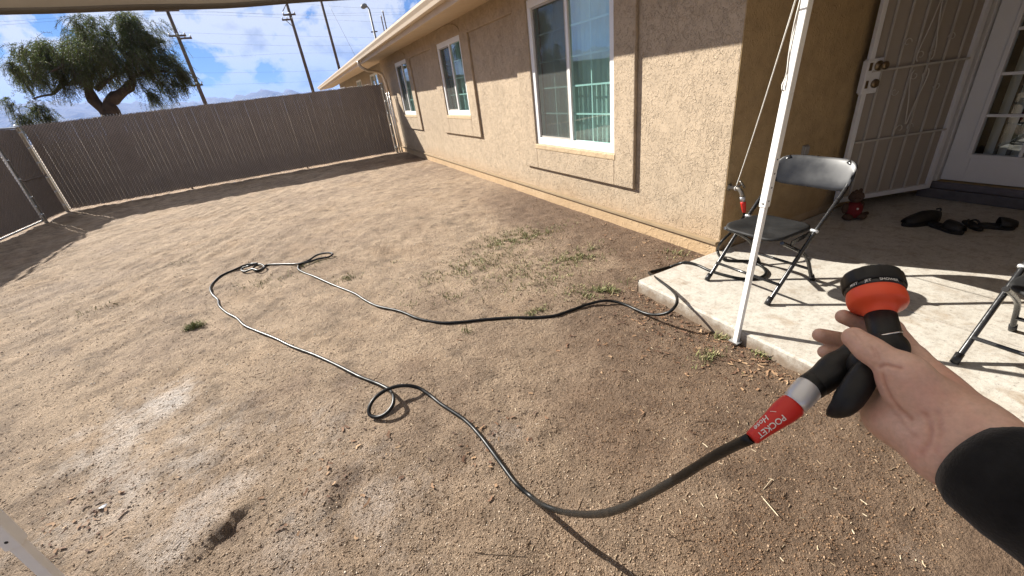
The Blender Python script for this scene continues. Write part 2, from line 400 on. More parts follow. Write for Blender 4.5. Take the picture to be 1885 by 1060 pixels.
sl.add([(SLX - .01, SLY, 0), (jx - .006, SLY, 0), (jx - .006, SLY, -.2), (SLX - .02, SLY, -.2)], [(0, 1, 2, 3)])
slab = sl.build('patio_slab', CONC, kind='structure', label='pale concrete patio slab with a rough front edge')
sl2 = MB().box(jx + 0.006, 3.78 * S, -4.0, SLY - 0.012, -0.20, 0.0); sl2.build('slab_bay', CONC, slab)
MB().box(jx - 0.0055, jx + 0.0055, -4.0, SLY - 0.012, -0.2, -0.008).build('control_joint', simple('joint_dirt', (0.2, 0.15, 0.1), 0.95), slab)

# ------------------------------------------------------------------ house
def stucco(name, col, sc_=1.0, amt=1.0):
    m, nt, b = new_mat(name); g = geovec(nt)
    n0 = noise(nt, g, 20 * sc_, 3, 0.55, 1.6); n0 = math_n(nt, 'ADD', n0, math_n(nt, 'MULTIPLY', math_n(nt, 'SUBTRACT', noise(nt, g, 3.2 * sc_, 2), 0.5), 0.22)); isl = ramp(nt, n0, [(0.555, 0.0), (0.60, 1.0), (0.78, 0.8)]); isl = math_n(nt, 'ADD', isl, math_n(nt, 'MULTIPLY', ramp(nt, noise(nt, g, 47 * sc_, 2, 0.5, 1.2), [(0.56, 0.0), (0.62, 1.0)]), 0.55))
    n1 = noise(nt, g, 58 * sc_, 4, 0.65, 0.3); n2 = noise(nt, g, 220, 3, 0.6)
    h = math_n(nt, 'ADD', isl, math_n(nt, 'MULTIPLY', n1, 0.45)); h = math_n(nt, 'ADD', h, math_n(nt, 'MULTIPLY', n2, 0.10))
    c = ramp(nt, noise(nt, g, 0.9, 5, 0.6), [(0.3, [k * 0.90 for k in col]), (0.7, [k * 1.06 for k in col])])
    c = mixc(nt, 1.0, c, ramp(nt, noise(nt, g, 9, 7, 0.7), [(0.3, 0.80), (0.5, 0.97), (0.7, 1.09)]), 'MULTIPLY')
    sp = N(nt, 'ShaderNodeSeparateXYZ'); nt.links.new(g, sp.inputs[0])
    stain = math_n(nt, 'MULTIPLY', ramp(nt, math_n(nt, 'ADD', sp.outputs[2], math_n(nt, 'MULTIPLY', noise(nt, g, 2.5, 4), 0.35)), [(0.14, 1.0), (0.46, 0.0)]), 0.45)
    c = mixc(nt, stain, c, (0.42, 0.26, 0.13))                 # splashed soil along the foot of the wall
    nt.links.new(c, b.inputs['Base Color']); b.inputs['Roughness'].default_value = 0.92; b.inputs['Specular IOR Level'].default_value = 0.2
    bump(nt, b, h, 0.80 * amt, 0.0075)
    return m
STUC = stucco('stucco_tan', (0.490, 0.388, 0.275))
STUCB = stucco('stucco_porch', (0.46, 0.33, 0.18), 0.8, 0.55)  # porch copy of the stucco, shade put in as a browner colour
FOUND = stucco('foundation_paint', (0.54, 0.41, 0.26), 0.6, 0.5)
WHITE = simple('white_vinyl', (0.80, 0.80, 0.78), 0.35, var=0.03, scale=5)
FASCIA = simple('fascia_paint', (0.55, 0.42, 0.28), 0.6, var=0.06, scale=3, bs=0.2, bscale=30)
GUT = simple('gutter_paint', (0.66, 0.55, 0.42), 0.4, var=0.05, scale=3)
SHING = simple('roof_shingle', (0.16, 0.13, 0.11), 0.95, var=0.3, scale=20, bs=0.6, bscale=90)
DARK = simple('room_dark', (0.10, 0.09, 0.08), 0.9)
def glass_mat(name, tint, refl):
    m = bpy.data.materials.new(name); m.use_nodes = True; nt = m.node_tree; nt.nodes.clear()
    tr = N(nt, 'ShaderNodeBsdfTransparent'); tr.inputs[0].default_value = (*tint, 1)
    gl = N(nt, 'ShaderNodeBsdfGlossy'); gl.inputs['Roughness'].default_value = 0.0; gl.inputs[0].default_value = (0.86, 0.93, 0.95, 1)
    bp = N(nt, 'ShaderNodeBump'); bp.inputs['Strength'].default_value = 0.02; bp.inputs['Distance'].default_value = 0.02
    nt.links.new(noise(nt, geovec(nt), 1.6, 2), bp.inputs['Height']); nt.links.new(bp.outputs[0], gl.inputs['Normal'])
    lw_ = N(nt, 'ShaderNodeLayerWeight'); fz = math_n(nt, 'ADD', math_n(nt, 'MULTIPLY', math_n(nt, 'POWER', lw_.outputs['Facing'], 4.0), 0.7), 0.04)
    mx = N(nt, 'ShaderNodeMixShader'); nt.links.new(math_n(nt, 'ADD', fz, refl, True), mx.inputs[0])
    nt.links.new(tr.outputs[0], mx.inputs[1]); nt.links.new(gl.outputs[0], mx.inputs[2])
    o = N(nt, 'ShaderNodeOutputMaterial'); nt.links.new(mx.outputs[0], o.inputs[0]); return m
GLASS = glass_mat('window_glass', (0.66, 0.90, 0.86), 0.15)
GLASSD = glass_mat('door_glass', (0.75, 0.80, 0.80), 0.10)
def screen_mat():
    m = bpy.data.materials.new('insect_screen'); m.use_nodes = True; nt = m.node_tree; nt.nodes.clear()
    tr = N(nt, 'ShaderNodeBsdfTransparent'); df = N(nt, 'ShaderNodeBsdfDiffuse'); df.inputs[0].default_value = (0.13, 0.13, 0.12, 1)
    mx = N(nt, 'ShaderNodeMixShader'); mx.inputs[0].default_value = 0.52
    nt.links.new(tr.outputs[0], mx.inputs[1]); nt.links.new(df.outputs[0], mx.inputs[2])
    o = N(nt, 'ShaderNodeOutputMaterial'); nt.links.new(mx.outputs[0], o.inputs[0]); return m
SCREEN = screen_mat()
BLIND = simple('blind_vinyl', (0.74, 0.73, 0.69), 0.5, var=0.04)

house = thing('house', (WX, YB, ZD), 'long single storey tan stucco house with white sliding windows and a recessed porch', 'house')
YE = 9.75 * S                  # end of the main wall, where it steps back
WIN = [  # y near, y far, z low, z high, popout bottom
    (2.39 * S, 3.49 * S, 0.470 * S, 1.57 * S, 0.25 * S, 2.19 * S, 3.74 * S),
    (5.06 * S, 5.95 * S, 0.700 * S, 1.55 * S, 0.46 * S, 4.82 * S, 6.22 * S),
    (7.64 * S, 8.52 * S, 0.690 * S, 1.55 * S, 0.45 * S, 7.44 * S, 8.78 * S)]
ZSC = 0.055 * S                # weep screed
ZTOP = 1.86 * S
def plate(mb, x0, x1, ys, zs, hole):
    """boxes on a y-z grid, leaving out the cells that `hole` accepts"""
    for a, b_ in zip(ys[:-1], ys[1:]):
        run = None
        for c, d in zip(zs[:-1], zs[1:]):
            if hole((a + b_) / 2, (c + d) / 2):
                if run: mb.box(x0, x1, a, b_, run[0], run[1]); run = None
            else: run = (run[0], d) if run else (c, d)
        if run: mb.box(x0, x1, a, b_, run[0], run[1])
ys = sorted({YB, YE} | {v for w_ in WIN for v in w_[:2]}); zs = sorted({ZSC, ZTOP} | {v for w_ in WIN for v in w_[2:4]})
inwin = lambda y, z: any(w_[0] < y < w_[1] and w_[2] < z < w_[3] for w_ in WIN)
mb = MB(); plate(mb, WX + 0.028, WX + 0.20, ys, zs, inwin)
mb.build('wall', STUC, house)
ys = sorted({YB + .003, YE} | {v for w_ in WIN for v in (*w_[:2], *w_[5:7])}); zs = sorted({ZTOP - .002, 1.53 * S} | {v for w_ in WIN for v in w_[2:5]})
def notpop(y, z):
    if inwin(y, z): return True
    if z > 1.53 * S and y > 3.74 * S: return False
    return not any(w_[5] < y < w_[6] and w_[4] < z for w_ in WIN)
mb = MB(); plate(mb, WX - 0.008, WX + 0.0275, ys, zs, notpop)
mb.build('wall_popout', STUC, house, bevel=0.008)
for w_ in WIN:                 # arched raised band above each window
    yc = (w_[0] + w_[1]) / 2; hw = (w_[1] - w_[0]) / 2 + 0.05; pts = []
    for k in range(15):
        a = math.pi * k / 14; pts.append((WX - 0.010, yc + hw * math.cos(a), w_[3] + 0.03 + 0.16 * math.sin(a)))
    MB().tube(pts, 0.010, 6).build('arch_moulding', STUC, house)
MB().box(WX - 0.016, WX + 0.20, YB - .004, YE, ZSC - 0.022, ZSC - .001).build('weep_screed', simple('screed_metal', (0.30, 0.22, 0.13), 0.7), house)
MB().box(WX + 0.004, WX + 0.20, YB + .002, YE, ZD - 0.25, ZSC - 0.0225).build('foundation', FOUND, house)

def vblind(x, y0, y1, z0, z1, turn, parent):
    rail = MB().box(x - .02, x + .02, y0, y1, z1 - .03, z1).build('vertical_blind', WHITE, parent)
    me = None; yy = y0 + .05; k = 0
    while yy < y1 - .03:
        if me is None:
            s_ = MB(); vs = []; n = 5
            for i in range(n):
                t = i / (n - 1) * 2 - 1; vs += [(0.012 * (1 - t * t), t * .044, z0), (0.012 * (1 - t * t), t * .044, z1 - .03)]
            s_.add(vs, [(2 * i, 2 * i + 2, 2 * i + 3, 2 * i + 1) for i in range(n - 1)], True); me = s_.mesh('slat')
        o = link('slat', me, BLIND, rail); o.location = (x, yy, 0); o.rotation_euler.z = turn + rnd.uniform(-.10, .10)
        yy += .080; k += 1
def slider(wd, big):
    y0, y1, z0, z1 = wd[:4]; fw = 0.078; xf = WX + 0.012; ym = (y0 + y1) / 2
    fr = MB()
    fr.box(xf, xf + .09, y0, y1, z0, z0 + fw); fr.box(xf, xf + .09, y0, y1, z1 - fw, z1)
    fr.box(xf, xf + .09, y0, y0 + fw, z0 + fw, z1 - fw); fr.box(xf, xf + .09, y1 - fw, y1, z0 + fw, z1 - fw)
    win = fr.build('window', WHITE, house, bevel=0.004)
    MB().box(xf + .012, xf + .06, ym - .022, ym + .022, z0 + fw, z1 - fw).build('meeting_rail', WHITE, win, bevel=0.003)
    # far half carries the insect screen in its own thin frame
    s0, s1, t0, t1 = ym + .022, y1 - fw, z0 + fw, z1 - fw
    g = MB(); q = .022
    g.box(xf + .016, xf + .028, s0, s1, t0, t0 + q); g.box(xf + .016, xf + .028, s0, s1, t1 - q, t1); g.box(xf + .016, xf + .028, s0, s0 + q, t0 + q, t1 - q); g.box(xf + .016, xf + .028, s1 - q, s1, t0 + q, t1 - q)
    scf = g.build('screen_frame', simple('screen_alu', (0.42, 0.40, 0.36), 0.5) if 'screen_alu' not in bpy.data.materials else bpy.data.materials['screen_alu'], win)
    MB().add([(xf + .022, s0 + q, t0 + q), (xf + .022, s1 - q, t0 + q), (xf + .022, s1 - q, t1 - q), (xf + .022, s0 + q, t1 - q)], [(0, 3, 2, 1)]).build('screen', SCREEN, win)
    MB().add([(xf + .050, s0, t0), (xf + .050, s1, t0), (xf + .050, s1, t1), (xf + .050, s0, t1)], [(0, 3, 2, 1)]).build('pane', GLASS, win)
    n0, n1 = y0 + fw, ym - .022
    MB().add([(xf + .034, n0, t0), (xf + .034, n1, t0), (xf + .034, n1, t1), (xf + .034, n0, t1)], [(0, 3, 2, 1)]).build('pane', GLASS, win)
    rows = 5 if big else 4
    for (a, b_, xo) in ((n0, n1, .042), (s0, s1, .058)):
        MB().box(xf + xo, xf + xo + .006, (a + b_) / 2 - .008, (a + b_) / 2 + .008, t0, t1).build('muntin', WHITE, win)
        for k in range(1, rows):
            z = t0 + (t1 - t0) * k / rows; MB().box(xf + xo + .0005, xf + xo + .0055, a, b_, z - .008, z + .008).build('muntin', WHITE, win)
    MB().box(WX - .014, WX + .03, y0 - .02, y1 + .02, z0 - .062, z0 - .002).build('sill', FOUND, house, bevel=0.01)
    vblind(WX + .155, y0 + .03, y1 - .03, z0 + .012, z1 - .01, 0.28 if big else 0.8, house)
for i, wd in enumerate(WIN): slider(wd, i == 0)
# rooms behind the windows
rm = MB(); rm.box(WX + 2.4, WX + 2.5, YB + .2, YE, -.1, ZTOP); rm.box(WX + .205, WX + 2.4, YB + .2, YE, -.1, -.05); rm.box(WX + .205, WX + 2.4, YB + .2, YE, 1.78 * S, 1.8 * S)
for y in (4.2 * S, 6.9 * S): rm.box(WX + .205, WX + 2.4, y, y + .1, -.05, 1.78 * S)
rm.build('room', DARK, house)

# part of the house that steps back beyond the fence
XR = WX + 0.36 * S; YR = 21.0 * S
RW = [(at_x(b_, 146, XR)[1], at_x(a, 146, XR)[1]) for a, b_ in ((683, 697), (655, 664), (622, 631))]
ys = sorted({YE + .002, YR} | {v for w_ in RW for v in w_}); ZW0, ZW1 = 1.05 * S, at_x(690, 134, XR)[2]
zs = [ZD - .2, ZW0, ZW1, ZTOP]
mb = MB(); plate(mb, XR, XR + .2, ys, zs, lambda y, z: any(a < y < b_ for a, b_ in RW) and ZW0 < z < ZW1)
mb.box(WX + .21, XR + .1, YE - .2, YE, ZD - .2, ZTOP - .01); mb.build('wing_wall', STUC, house)
for a, b_ in RW:
    fr = MB(); z0, z1 = ZW0, ZW1
    fr.box(XR - .02, XR + .05, a, b_, z0, z0 + .06); fr.box(XR - .02, XR + .05, a, b_, z1 - .06, z1); fr.box(XR - .02, XR + .05, a, a + .06, z0 + .06, z1 - .06); fr.box(XR - .02, XR + .05, b_ - .06, b_, z0 + .06, z1 - .06); fr.box(XR - .01, XR + .04, (a + b_) / 2 - .03, (a + b_) / 2 + .03, z0 + .06, z1 - .06)
    wv = fr.build('window', WHITE, house)
    MB().add([(XR + .02, a, z0), (XR + .02, b_, z0), (XR + .02, b_, z1), (XR + .02, a, z1)], [(0, 3, 2, 1)]).build('pane', GLASS, wv)
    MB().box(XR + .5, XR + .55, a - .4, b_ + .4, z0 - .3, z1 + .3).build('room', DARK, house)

# eave, gutter, roof
OV = 0.461 * S; XE = WX - OV; ZF = 1.639 * S; Y0R = -4.6
slope = 0.33
fa = MB().box(XE, XE + .035, Y0R, 21.4 * S, ZF, ZF + .20); fa.build('fascia', FASCIA, house, bevel=0.004)
sf = MB(); sf.add([(XE + .035, Y0R, ZF + .03), (WX + .1, Y0R, ZF + .03 + slope * (OV + .065) * .25), (WX + .1, 21.4 * S, ZF + .03 + slope * (OV + .065) * .25), (XE + .035, 21.4 * S, ZF + .03)], [(0, 1, 2, 3)])
zs0 = ZF + .03; zs1 = ZF + .03 + slope * (OV + .065) * .25
sf.add([(XE + .035, Y0R, zs0 + .02), (WX + .1, Y0R, zs1 + .02), (WX + .1, 21.4 * S, zs1 + .02), (XE + .035, 21.4 * S, zs0 + .02)], [(3, 2, 1, 0)])
sf.build('soffit', FASCIA, house)
gp = [(0, 0), (-.085, .0), (-.098, .04), (-.125, .085), (-.125, .115), (-.112, .115), (-.112, .09), (-.085, .045), (-.078, .008), (-.004, .008)]
g = MB(); gy0, gy1 = Y0R, 21.4 * S; n = len(gp); zg = ZF + .075
g.add([(XE - .001 + x, gy0, zg + z) for x, z in gp] + [(XE - .001 + x, gy1, zg + z) for x, z in gp], [(i, (i + 1) % n, n + (i + 1) % n, n + i) for i in range(n)])
g.build('gutter', GUT, house)
rf = MB(); x1, z1 = WX + 5.5, ZF + .215 + slope * (5.5 + OV)
rf.add([(XE - .03, Y0R, ZF + .212), (x1, Y0R, z1), (x1, 21.6 * S, z1), (XE - .03, 21.6 * S, ZF + .212), (XE - .03, Y0R, ZF + .245), (x1, Y0R, z1 + .033), (x1, 21.6 * S, z1 + .033), (XE - .03, 21.6 * S, ZF + .245)], [(0, 1, 2, 3), (7, 6, 5, 4), (0, 3, 7, 4), (2, 6, 7, 3), (0, 4, 5, 1), (1, 5, 6, 2)])
x2 = x1 + 5.5
rf.add([(x1, Y0R, z1), (x2, Y0R, ZF + .212), (x2, 21.6 * S, ZF + .212), (x1, 21.6 * S, z1), (x1, Y0R, z1 + .033), (x2, Y0R, ZF + .245), (x2, 21.6 * S, ZF + .245), (x1, 21.6 * S, z1 + .033)], [(0, 1, 2, 3), (7, 6, 5, 4), (1, 5, 6, 2), (0, 4, 5, 1), (2, 6, 7, 3)])
rf.build('roof', SHING, house)
yd = at_x(661, 118, XE - .06)[1]
dsp = [(XE - .06, yd, zg), (XE - .06, yd, zg - .10), (XE + .04, yd - .02, zg - .20), (WX - .12, YE - .25, ZF - .22), (WX - .055, YE - .25, ZF - .30), (WX - .055, YE - .25, ZD + .15), (WX - .14, YE - .28, ZD + .05)]
MB().tube(catmull(dsp, 0.06), 0.038, 10).build('downspout', GUT, house)
MB().box(WX - .10, WX + .005, YE - .30, YE - .20, .9, .93).build('downspout_strap', GUT, house)
# porch: wall with the tap, door wall, ceiling, added wall that shades the porch
XD = 3.66 * S
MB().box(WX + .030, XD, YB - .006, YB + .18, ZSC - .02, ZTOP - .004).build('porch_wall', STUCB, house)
MB().box(WX + .204, XD, YB - .002, YB + .17, -.25, ZSC - .0205).build('porch_wall_base', FOUND, house)
DY1, DY0, DZ0, DZ1 = 1.245 * S, 1.245 * S - 0.99, 0.10 * S, 0.10 * S + 2.07
mb = MB(); plate(mb, XD, XD + .18, [-4.5, DY0, DY1, YB + .18], [-.2, DZ0, DZ1, ZTOP - .006], lambda y, z: DY0 < y < DY1 and DZ0 < z < DZ1)
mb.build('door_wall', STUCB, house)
MB().box(XE + .04, XD + .1, -4.5, YB - .002, ZF + .06, ZF + .08).build('porch_ceiling', simple('porch_ceiling_paint', (.45, .36, .26), .8), house)
MB().box(WX + .05, XD - .002, -.55, -.37, -.05, ZF + .055).build('porch_shade_wall', STUCB, house)  # unseen wall, added to block sky light and darken the porch
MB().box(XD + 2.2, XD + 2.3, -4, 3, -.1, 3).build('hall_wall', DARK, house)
# ------------------------------------------------------------------ doors
DOORW = simple('door_white', (0.72, 0.72, 0.74), 0.45, var=0.04, scale=3)
IRON = simple('security_iron', (0.50, 0.47, 0.43), 0.5, var=0.06)
BRASS = simple('aged_brass', (0.20, 0.15, 0.09), 0.35, metal=0.8)
fd = MB(); xa, xb = XD + .03, XD + .075; gy1_, gz0 = 1.112 * S, 0.275 * S; cw, rh = 0.202 * S, 0.222 * S
gy0_ = gy1_ - 2 * cw; gz1 = gz0 + 5 * rh; ly1, ly0 = DY1 - .035, DY0 + .035
fd.box(xa, xb, gy1_, ly1, DZ0 + .01, DZ1 - .03); fd.box(xa, xb, ly0, gy0_, DZ0 + .01, DZ1 - .03)
fd.box(xa, xb, gy0_, gy1_, DZ0 + .01, gz0); fd.box(xa, xb, gy0_, gy1_, gz1, DZ1 - .03)
fdo = fd.build('front_door', DOORW, house, bevel=0.003)
mo = MB(); q = .03
mo.box(xa - .012, xa - .0005, gy0_ - q, gy1_ + q, gz0 - q, gz0); mo.box(xa - .012, xa - .0005, gy0_ - q, gy1_ + q, gz1, gz1 + q)
mo.box(xa - .012, xa - .0005, gy1_, gy1_ + q, gz0, gz1); mo.box(xa - .012, xa - .0005, gy0_ - q, gy0_, gz0, gz1)
mo.build('glass_moulding', DOORW, fdo, bevel=0.003)
MB().box(xa + .004, xa + .02, gy0_ + cw - .011, gy0_ + cw + .011, gz0, gz1).build('muntin', DOORW, fdo)
for k in range(1, 5): MB().box(xa + .003, xa + .021, gy0_, gy1_, gz0 + k * rh - .011, gz0 + k * rh + .011).build('muntin', DOORW, fdo)
for k in range(5):
    for j in range(2):
        MB().add([(xa + .024, gy0_ + j * cw, gz0 + k * rh), (xa + .024, gy0_ + (j + 1) * cw, gz0 + k * rh), (xa + .024, gy0_ + (j + 1) * cw, gz0 + (k + 1) * rh), (xa + .024, gy0_ + j * cw, gz0 + (k + 1) * rh)], [(0, 3, 2, 1)]).build('pane', GLASSD, fdo)
vblind(xb + .10, gy0_ + .22, gy1_ + .05, gz0 - .05, gz1, 1.2, house)
jb = MB(); jb.box(XD - .02, XD + .12, DY1 - .03, DY1 + .055, .10 * S, DZ1 + .05); jb.box(XD - .02, XD + .12, DY0 - .055, DY0 + .03, .10 * S, DZ1 + .05); jb.box(XD - .0205, XD + .1195, DY0 + .03, DY1 - .03, DZ1 - .03, DZ1 + .05)
jb.build('door_frame', DOORW, house, bevel=0.003)
STEP = simple('step_grey', (0.10, 0.095, 0.105), 0.75, var=0.2, bs=.3, bscale=40)
MB().box(3.60 * S, XD - .001, DY0 - .3, DY1 + .06, 0.001, .062 * S).build('door_step', STEP, house, bevel=0.006)
MB().box(XD - .05, XD + .13, DY0 + .001, DY1 - .001, .0625 * S, .098 * S).build('threshold', simple('threshold_alu', (.16, .15, .17), .5, metal=.5), house, bevel=0.004)

def security_door():
    Hh = np.array([3.595 * S, 1.235 * S, 0]); Ff = np.array([2.955 * S, 1.445 * S, 0])
    e = Ff - Hh; L = np.linalg.norm(e); e /= L; n = np.array([-e[1], e[0], 0]); up = np.array([0, 0, 1.0])
    if n[1] > 0: n = -n                     # towards the camera
    P = lambda s, z, o=0.0: Hh + e * s + up * z + n * o
    z0, z1 = .066 * S, 1.53 * S; fr = MB()
    def bar(mb, s0, z0_, s1, z1_, w_, d, o=0.0):
        a, b_ = P(s0, z0_, o), P(s1, z1_, o); c = (a + b_) / 2; t = b_ - a; l = np.linalg.norm(t); t /= l; sdv = np.cross(t, n)
        mb.obox(c, t * l / 2, sdv * w_ / 2, n * d / 2)
    bar(fr, .02, z0, .02, z1, .04, .032); bar(fr, L - .02, z0, L - .02, z1, .04, .032)
    bar(fr, .04, z0 + .02, L - .04, z0 + .02, .04, .0318); bar(fr, .04, z1 - .02, L - .04, z1 - .02, .04, .0318)
    sdr = fr.build('security_door', DOORW, house, bevel=0.003)
    for k in range(1, 7):
        m_ = MB(); bar(m_, L * k / 7, z0 + .04, L * k / 7, z1 - .04, .012, .012, .006); m_.build('bar', IRON, sdr)
    for z in (.435 * S, .82 * S, 1.21 * S):
        m_ = MB(); bar(m_, .04, z, L - .04, z, .014, .010, .0185); m_.build('cross_bar', IRON, sdr)
    zc, sc_ = .82 * S, L * .5
    def scroll(s0, z0_, r, hand, ang0):
        pts = []
        for k in range(22):
            t = k / 21; a = ang0 + hand * t * 5.2; rr = r * (1 - .72 * t); pts.append(P(s0 + rr * math.cos(a), z0_ + rr * math.sin(a), .028))
        MB().tube(pts, .0032, 6).build('scroll', IRON, sdr)
    for sg in (1, -1):
        for sd_ in (1, -1):
            pts = [P(sc_ + sd_ * .004, zc + sg * .44, .028), P(sc_ + sd_ * .035, zc + sg * .26, .028), P(sc_ + sd_ * .070, zc + sg * .12, .028), P(sc_ + sd_ * .074, zc + sg * .05, .028), P(sc_ + sd_ * .060, zc + sg * .03, .028)]
            MB().tube(catmull(pts, .015), .0045, 6).build('scroll_rod', IRON, sdr)
            scroll(sc_ + sd_ * .045, zc + sg * .07, .034, sd_ * sg, math.pi / 2 * (1 - sd_) + .3); scroll(sc_ + sd_ * .045, zc + sg * .47, .036, -sd_ * sg, math.pi / 2 * (1 - sd_)); scroll(sc_ + sd_ * .19, zc + sg * .17, .036, -sd_ * sg, math.pi / 2 * (1 + sd_))
    m = bpy.data.materials.new('perforated_sheet'); m.use_nodes = True; nt = m.node_tree; nt.nodes.clear()
    tr = N(nt, 'ShaderNodeBsdfTransparent'); df = N(nt, 'ShaderNodeBsdfDiffuse'); df.inputs[0].default_value = (.40, .355, .31, 1)
    mx = N(nt, 'ShaderNodeMixShader'); mx.inputs[0].default_value = .93; nt.links.new(tr.outputs[0], mx.inputs[1]); nt.links.new(df.outputs[0], mx.inputs[2])
    nt.links.new(mx.outputs[0], N(nt, 'ShaderNodeOutputMaterial').inputs[0])
    MB().add([P(.04, z0 + .04, -.008), P(L - .04, z0 + .04, -.008), P(L - .04, z1 - .04, -.008), P(.04, z1 - .04, -.008)], [(0, 1, 2, 3)]).build('perforated_panel', m, sdr)
    pl = MB(); bar(pl, L - .055, .705 * S, L - .055, .885 * S, .13, .036); bar(pl, L - .01, .712 * S, L - .01, .878 * S, .055, .046)
    pl.build('lock_plate', DOORW, sdr, bevel=.004)
    kn = MB(); c = P(L - .085, .845 * S, .018); kn.lathe(c, n, [(0, .036), (.008, .036), (.012, .020), (.030, .014), (.040, .028), (.060, .030), (.070, .018)], 20); kn.build('door_knob', BRASS, sdr)
    kn = MB(); kn.lathe(P(L - .085, .755 * S, .018), n, [(0, .032), (.012, .032), (.018, .024), (.020, .010)], 20); kn.obox(P(L - .085, .755 * S, .046), e * .004, up * .018, n * .010); kn.build('deadbolt', BRASS, sdr)
    for z in (.755, .845):
        m_ = MB(); bar(m_, L - .012, (z - .02) * S, L - .012, (z + .02) * S, .022, .006, .024); m_.build('strike_slot', BRASS, sdr)
    for z in (.25, .8, 1.35): MB().lathe(P(.0, z * S - .05, -.005), up, [(0, .012), (.1, .012)], 10).build('hinge', IRON, sdr)
security_door()

# tap on the porch wall
tap = at_y(1354, 346, YB - .055)
STEEL = simple('weathered_brass', (0.25, 0.23, 0.20), 0.45, metal=.7, var=.25)
fa_ = thing('garden_tap', (tap[0], YB, tap[2]), 'weathered metal garden tap on the shaded porch wall beside the house corner', 'tap')
tx, tz = tap[0], tap[2]
MB().lathe((tx, YB, tz), (0, -1, 0), [(0, .028), (.006, .028), (.010, .014), (.055, .014)], 16).build('flange', STEEL, fa_)
MB().tube(catmull([(tx, YB - .05, tz), (tx, YB - .085, tz - .005), (tx + .002, YB - .108, tz - .03), (tx + .006, YB - .115, tz - .055)], .008), .015, 12).build('spout', STEEL, fa_)
hw = MB(); ax = np.array([.55, -.6, .58]); ax /= np.linalg.norm(ax); hc = np.array([tx, YB - .055, tz]) + ax * .05
hw.tube([(tx, YB - .055, tz), hc], .007, 8); u_ = np.cross(ax, (0, 0, 1.)); u_ /= np.linalg.norm(u_); v_ = np.cross(ax, u_)
hw.tube([hc + .028 * (1 + .12 * math.cos(6 * a)) * (math.cos(a) * u_ + math.sin(a) * v_) for a in np.linspace(0, 2 * math.pi, 25)], .007, 8)
for a in (0, 2.1, 4.2): hw.tube([hc, hc + .027 * (math.cos(a) * u_ + math.sin(a) * v_)], .005, 6)
hw.build('valve_wheel', STEEL, fa_)
# outlet cover higher on the same wall
oc = at_y(1478, 281, YB)
ob = thing('outlet_cover', (oc[0], YB, oc[2] - .06), 'small grey weatherproof outlet cover on the porch wall above the chair', 'outlet cover')
MB().box(oc[0] - .035, oc[0] + .035, YB - .022, YB - .0005, oc[2] - .06, oc[2] + .06).build('box', simple('grey_outlet', (.25, .24, .23), .6), ob, bevel=.006)
MB().box(oc[0] - .028, oc[0] + .028, YB - .032, YB - .0225, oc[2] - .01, oc[2] + .052).build('flap', simple('grey_flap', (.30, .29, .28), .5), ob, bevel=.005)

# ------------------------------------------------------------------ fences
SLAT = simple('brown_slat', (0.38, 0.305, 0.245), 0.45, var=0.10, scale=6)
GALV = simple('galvanised', (0.55, 0.56, 0.56), 0.42, metal=.75, var=.12, scale=30)
WIRE = simple('brown_wire', (0.16, 0.128, 0.105), 0.5, var=.1)
ZFT = 1.286 * S
def cap_post(p, z1, r, parent, name='post', z0=ZD - .3):
    mb = MB(); mb.lathe((p[0], p[1], z0), (0, 0, 1), [(0, r), (z1 - z0, r), (z1 - z0, r * 1.2), (z1 - z0 + .02, r * 1.25), (z1 - z0 + .045, r * .8), (z1 - z0 + .055, r * .2)], 14)
    return mb.build(name, GALV, parent)
def link_fence(root, p0, p1, zb, zt, face, wires=True, slat_me={}):
    """slats threaded through a chain link mesh from p0 to p1; face = unit vector to the yard side"""
    p0 = np.array(p0, float); p1 = np.array(p1, float); t = p1 - p0; L = np.linalg.norm(t); t /= L; f = np.array(face, float)
    pitch = .080; n = int(L / pitch); key = round(zt - zb, 3)
    for k in range(n):
        if key not in slat_me:
            h = zt - zb - .03; prof = [(-.0394, 0), (-.036, .0045), (-.012, .0062), (.012, .0062), (.036, .0045), (.0394, 0), (.036, -.0045), (-.036, -.0045)]
            s_ = MB(); m_ = len(prof); s_.add([(x, y, 0) for x, y in prof] + [(x, y, h) for x, y in prof], [(i, (i + 1) % m_, m_ + (i + 1) % m_, m_ + i) for i in range(m_)] + [tuple(range(m_, 2 * m_)), tuple(range(m_))[::-1]])
            slat_me[key] = s_.mesh('slat')
        c = p0 + t * (pitch * (k + .5) + (L - n * pitch) / 2)
        o = link('slat', slat_me[key], SLAT, root)
        o.location = (c[0], c[1], zb + .012 + rnd.uniform(0, .012)); o.rotation_euler = (rnd.uniform(-.001, .001), rnd.uniform(-.0008, .0008), math.atan2(t[1], t[0]) + rnd.uniform(-.02, .02))
    d = .0566; H = zt - zb; mb = MB(); kn = MB()
    for layer, sg in ((.0100, 1), (.0165, -1)):
        s0 = -H
        while s0 < L:
            a0 = max(0, -s0) if sg > 0 else max(0, s0 + H - L)
            a1 = min(H, L - s0) if sg > 0 else min(H, s0 + H)
            if a1 > a0 + .02:
                g_ = (lambda q: p0 + t * (s0 + q) + f * layer + np.array([0, 0, zb + q])) if sg > 0 else (lambda q: p0 + t * (s0 + H - q) + f * layer + np.array([0, 0, zb + q]))
                mb.tube([g_(a0), g_(a1)], .0036, 4, caps=False, smooth=False)
            s0 += d
    s0 = d / 2
    while s0 < L:
        c = p0 + t * s0; kn.tube([c + np.array([-t[0] * .012, -t[1] * .012, zt - .012]), c + f * .008 + np.array([0, 0, zt + .022]), c + np.array([t[0] * .012, t[1] * .012, zt - .012])], .0042, 5); s0 += d * 1.0
    mb.build('chain_link_mesh', WIRE, root, kind='stuff'); kn.build('wire_knuckles', GALV, root, kind='stuff')
fA = thing('chain_link_fence', (0, FY, ZD), 'chain link fence with brown privacy slats closing the far end of the yard', 'fence')
xr = 1.80 * S
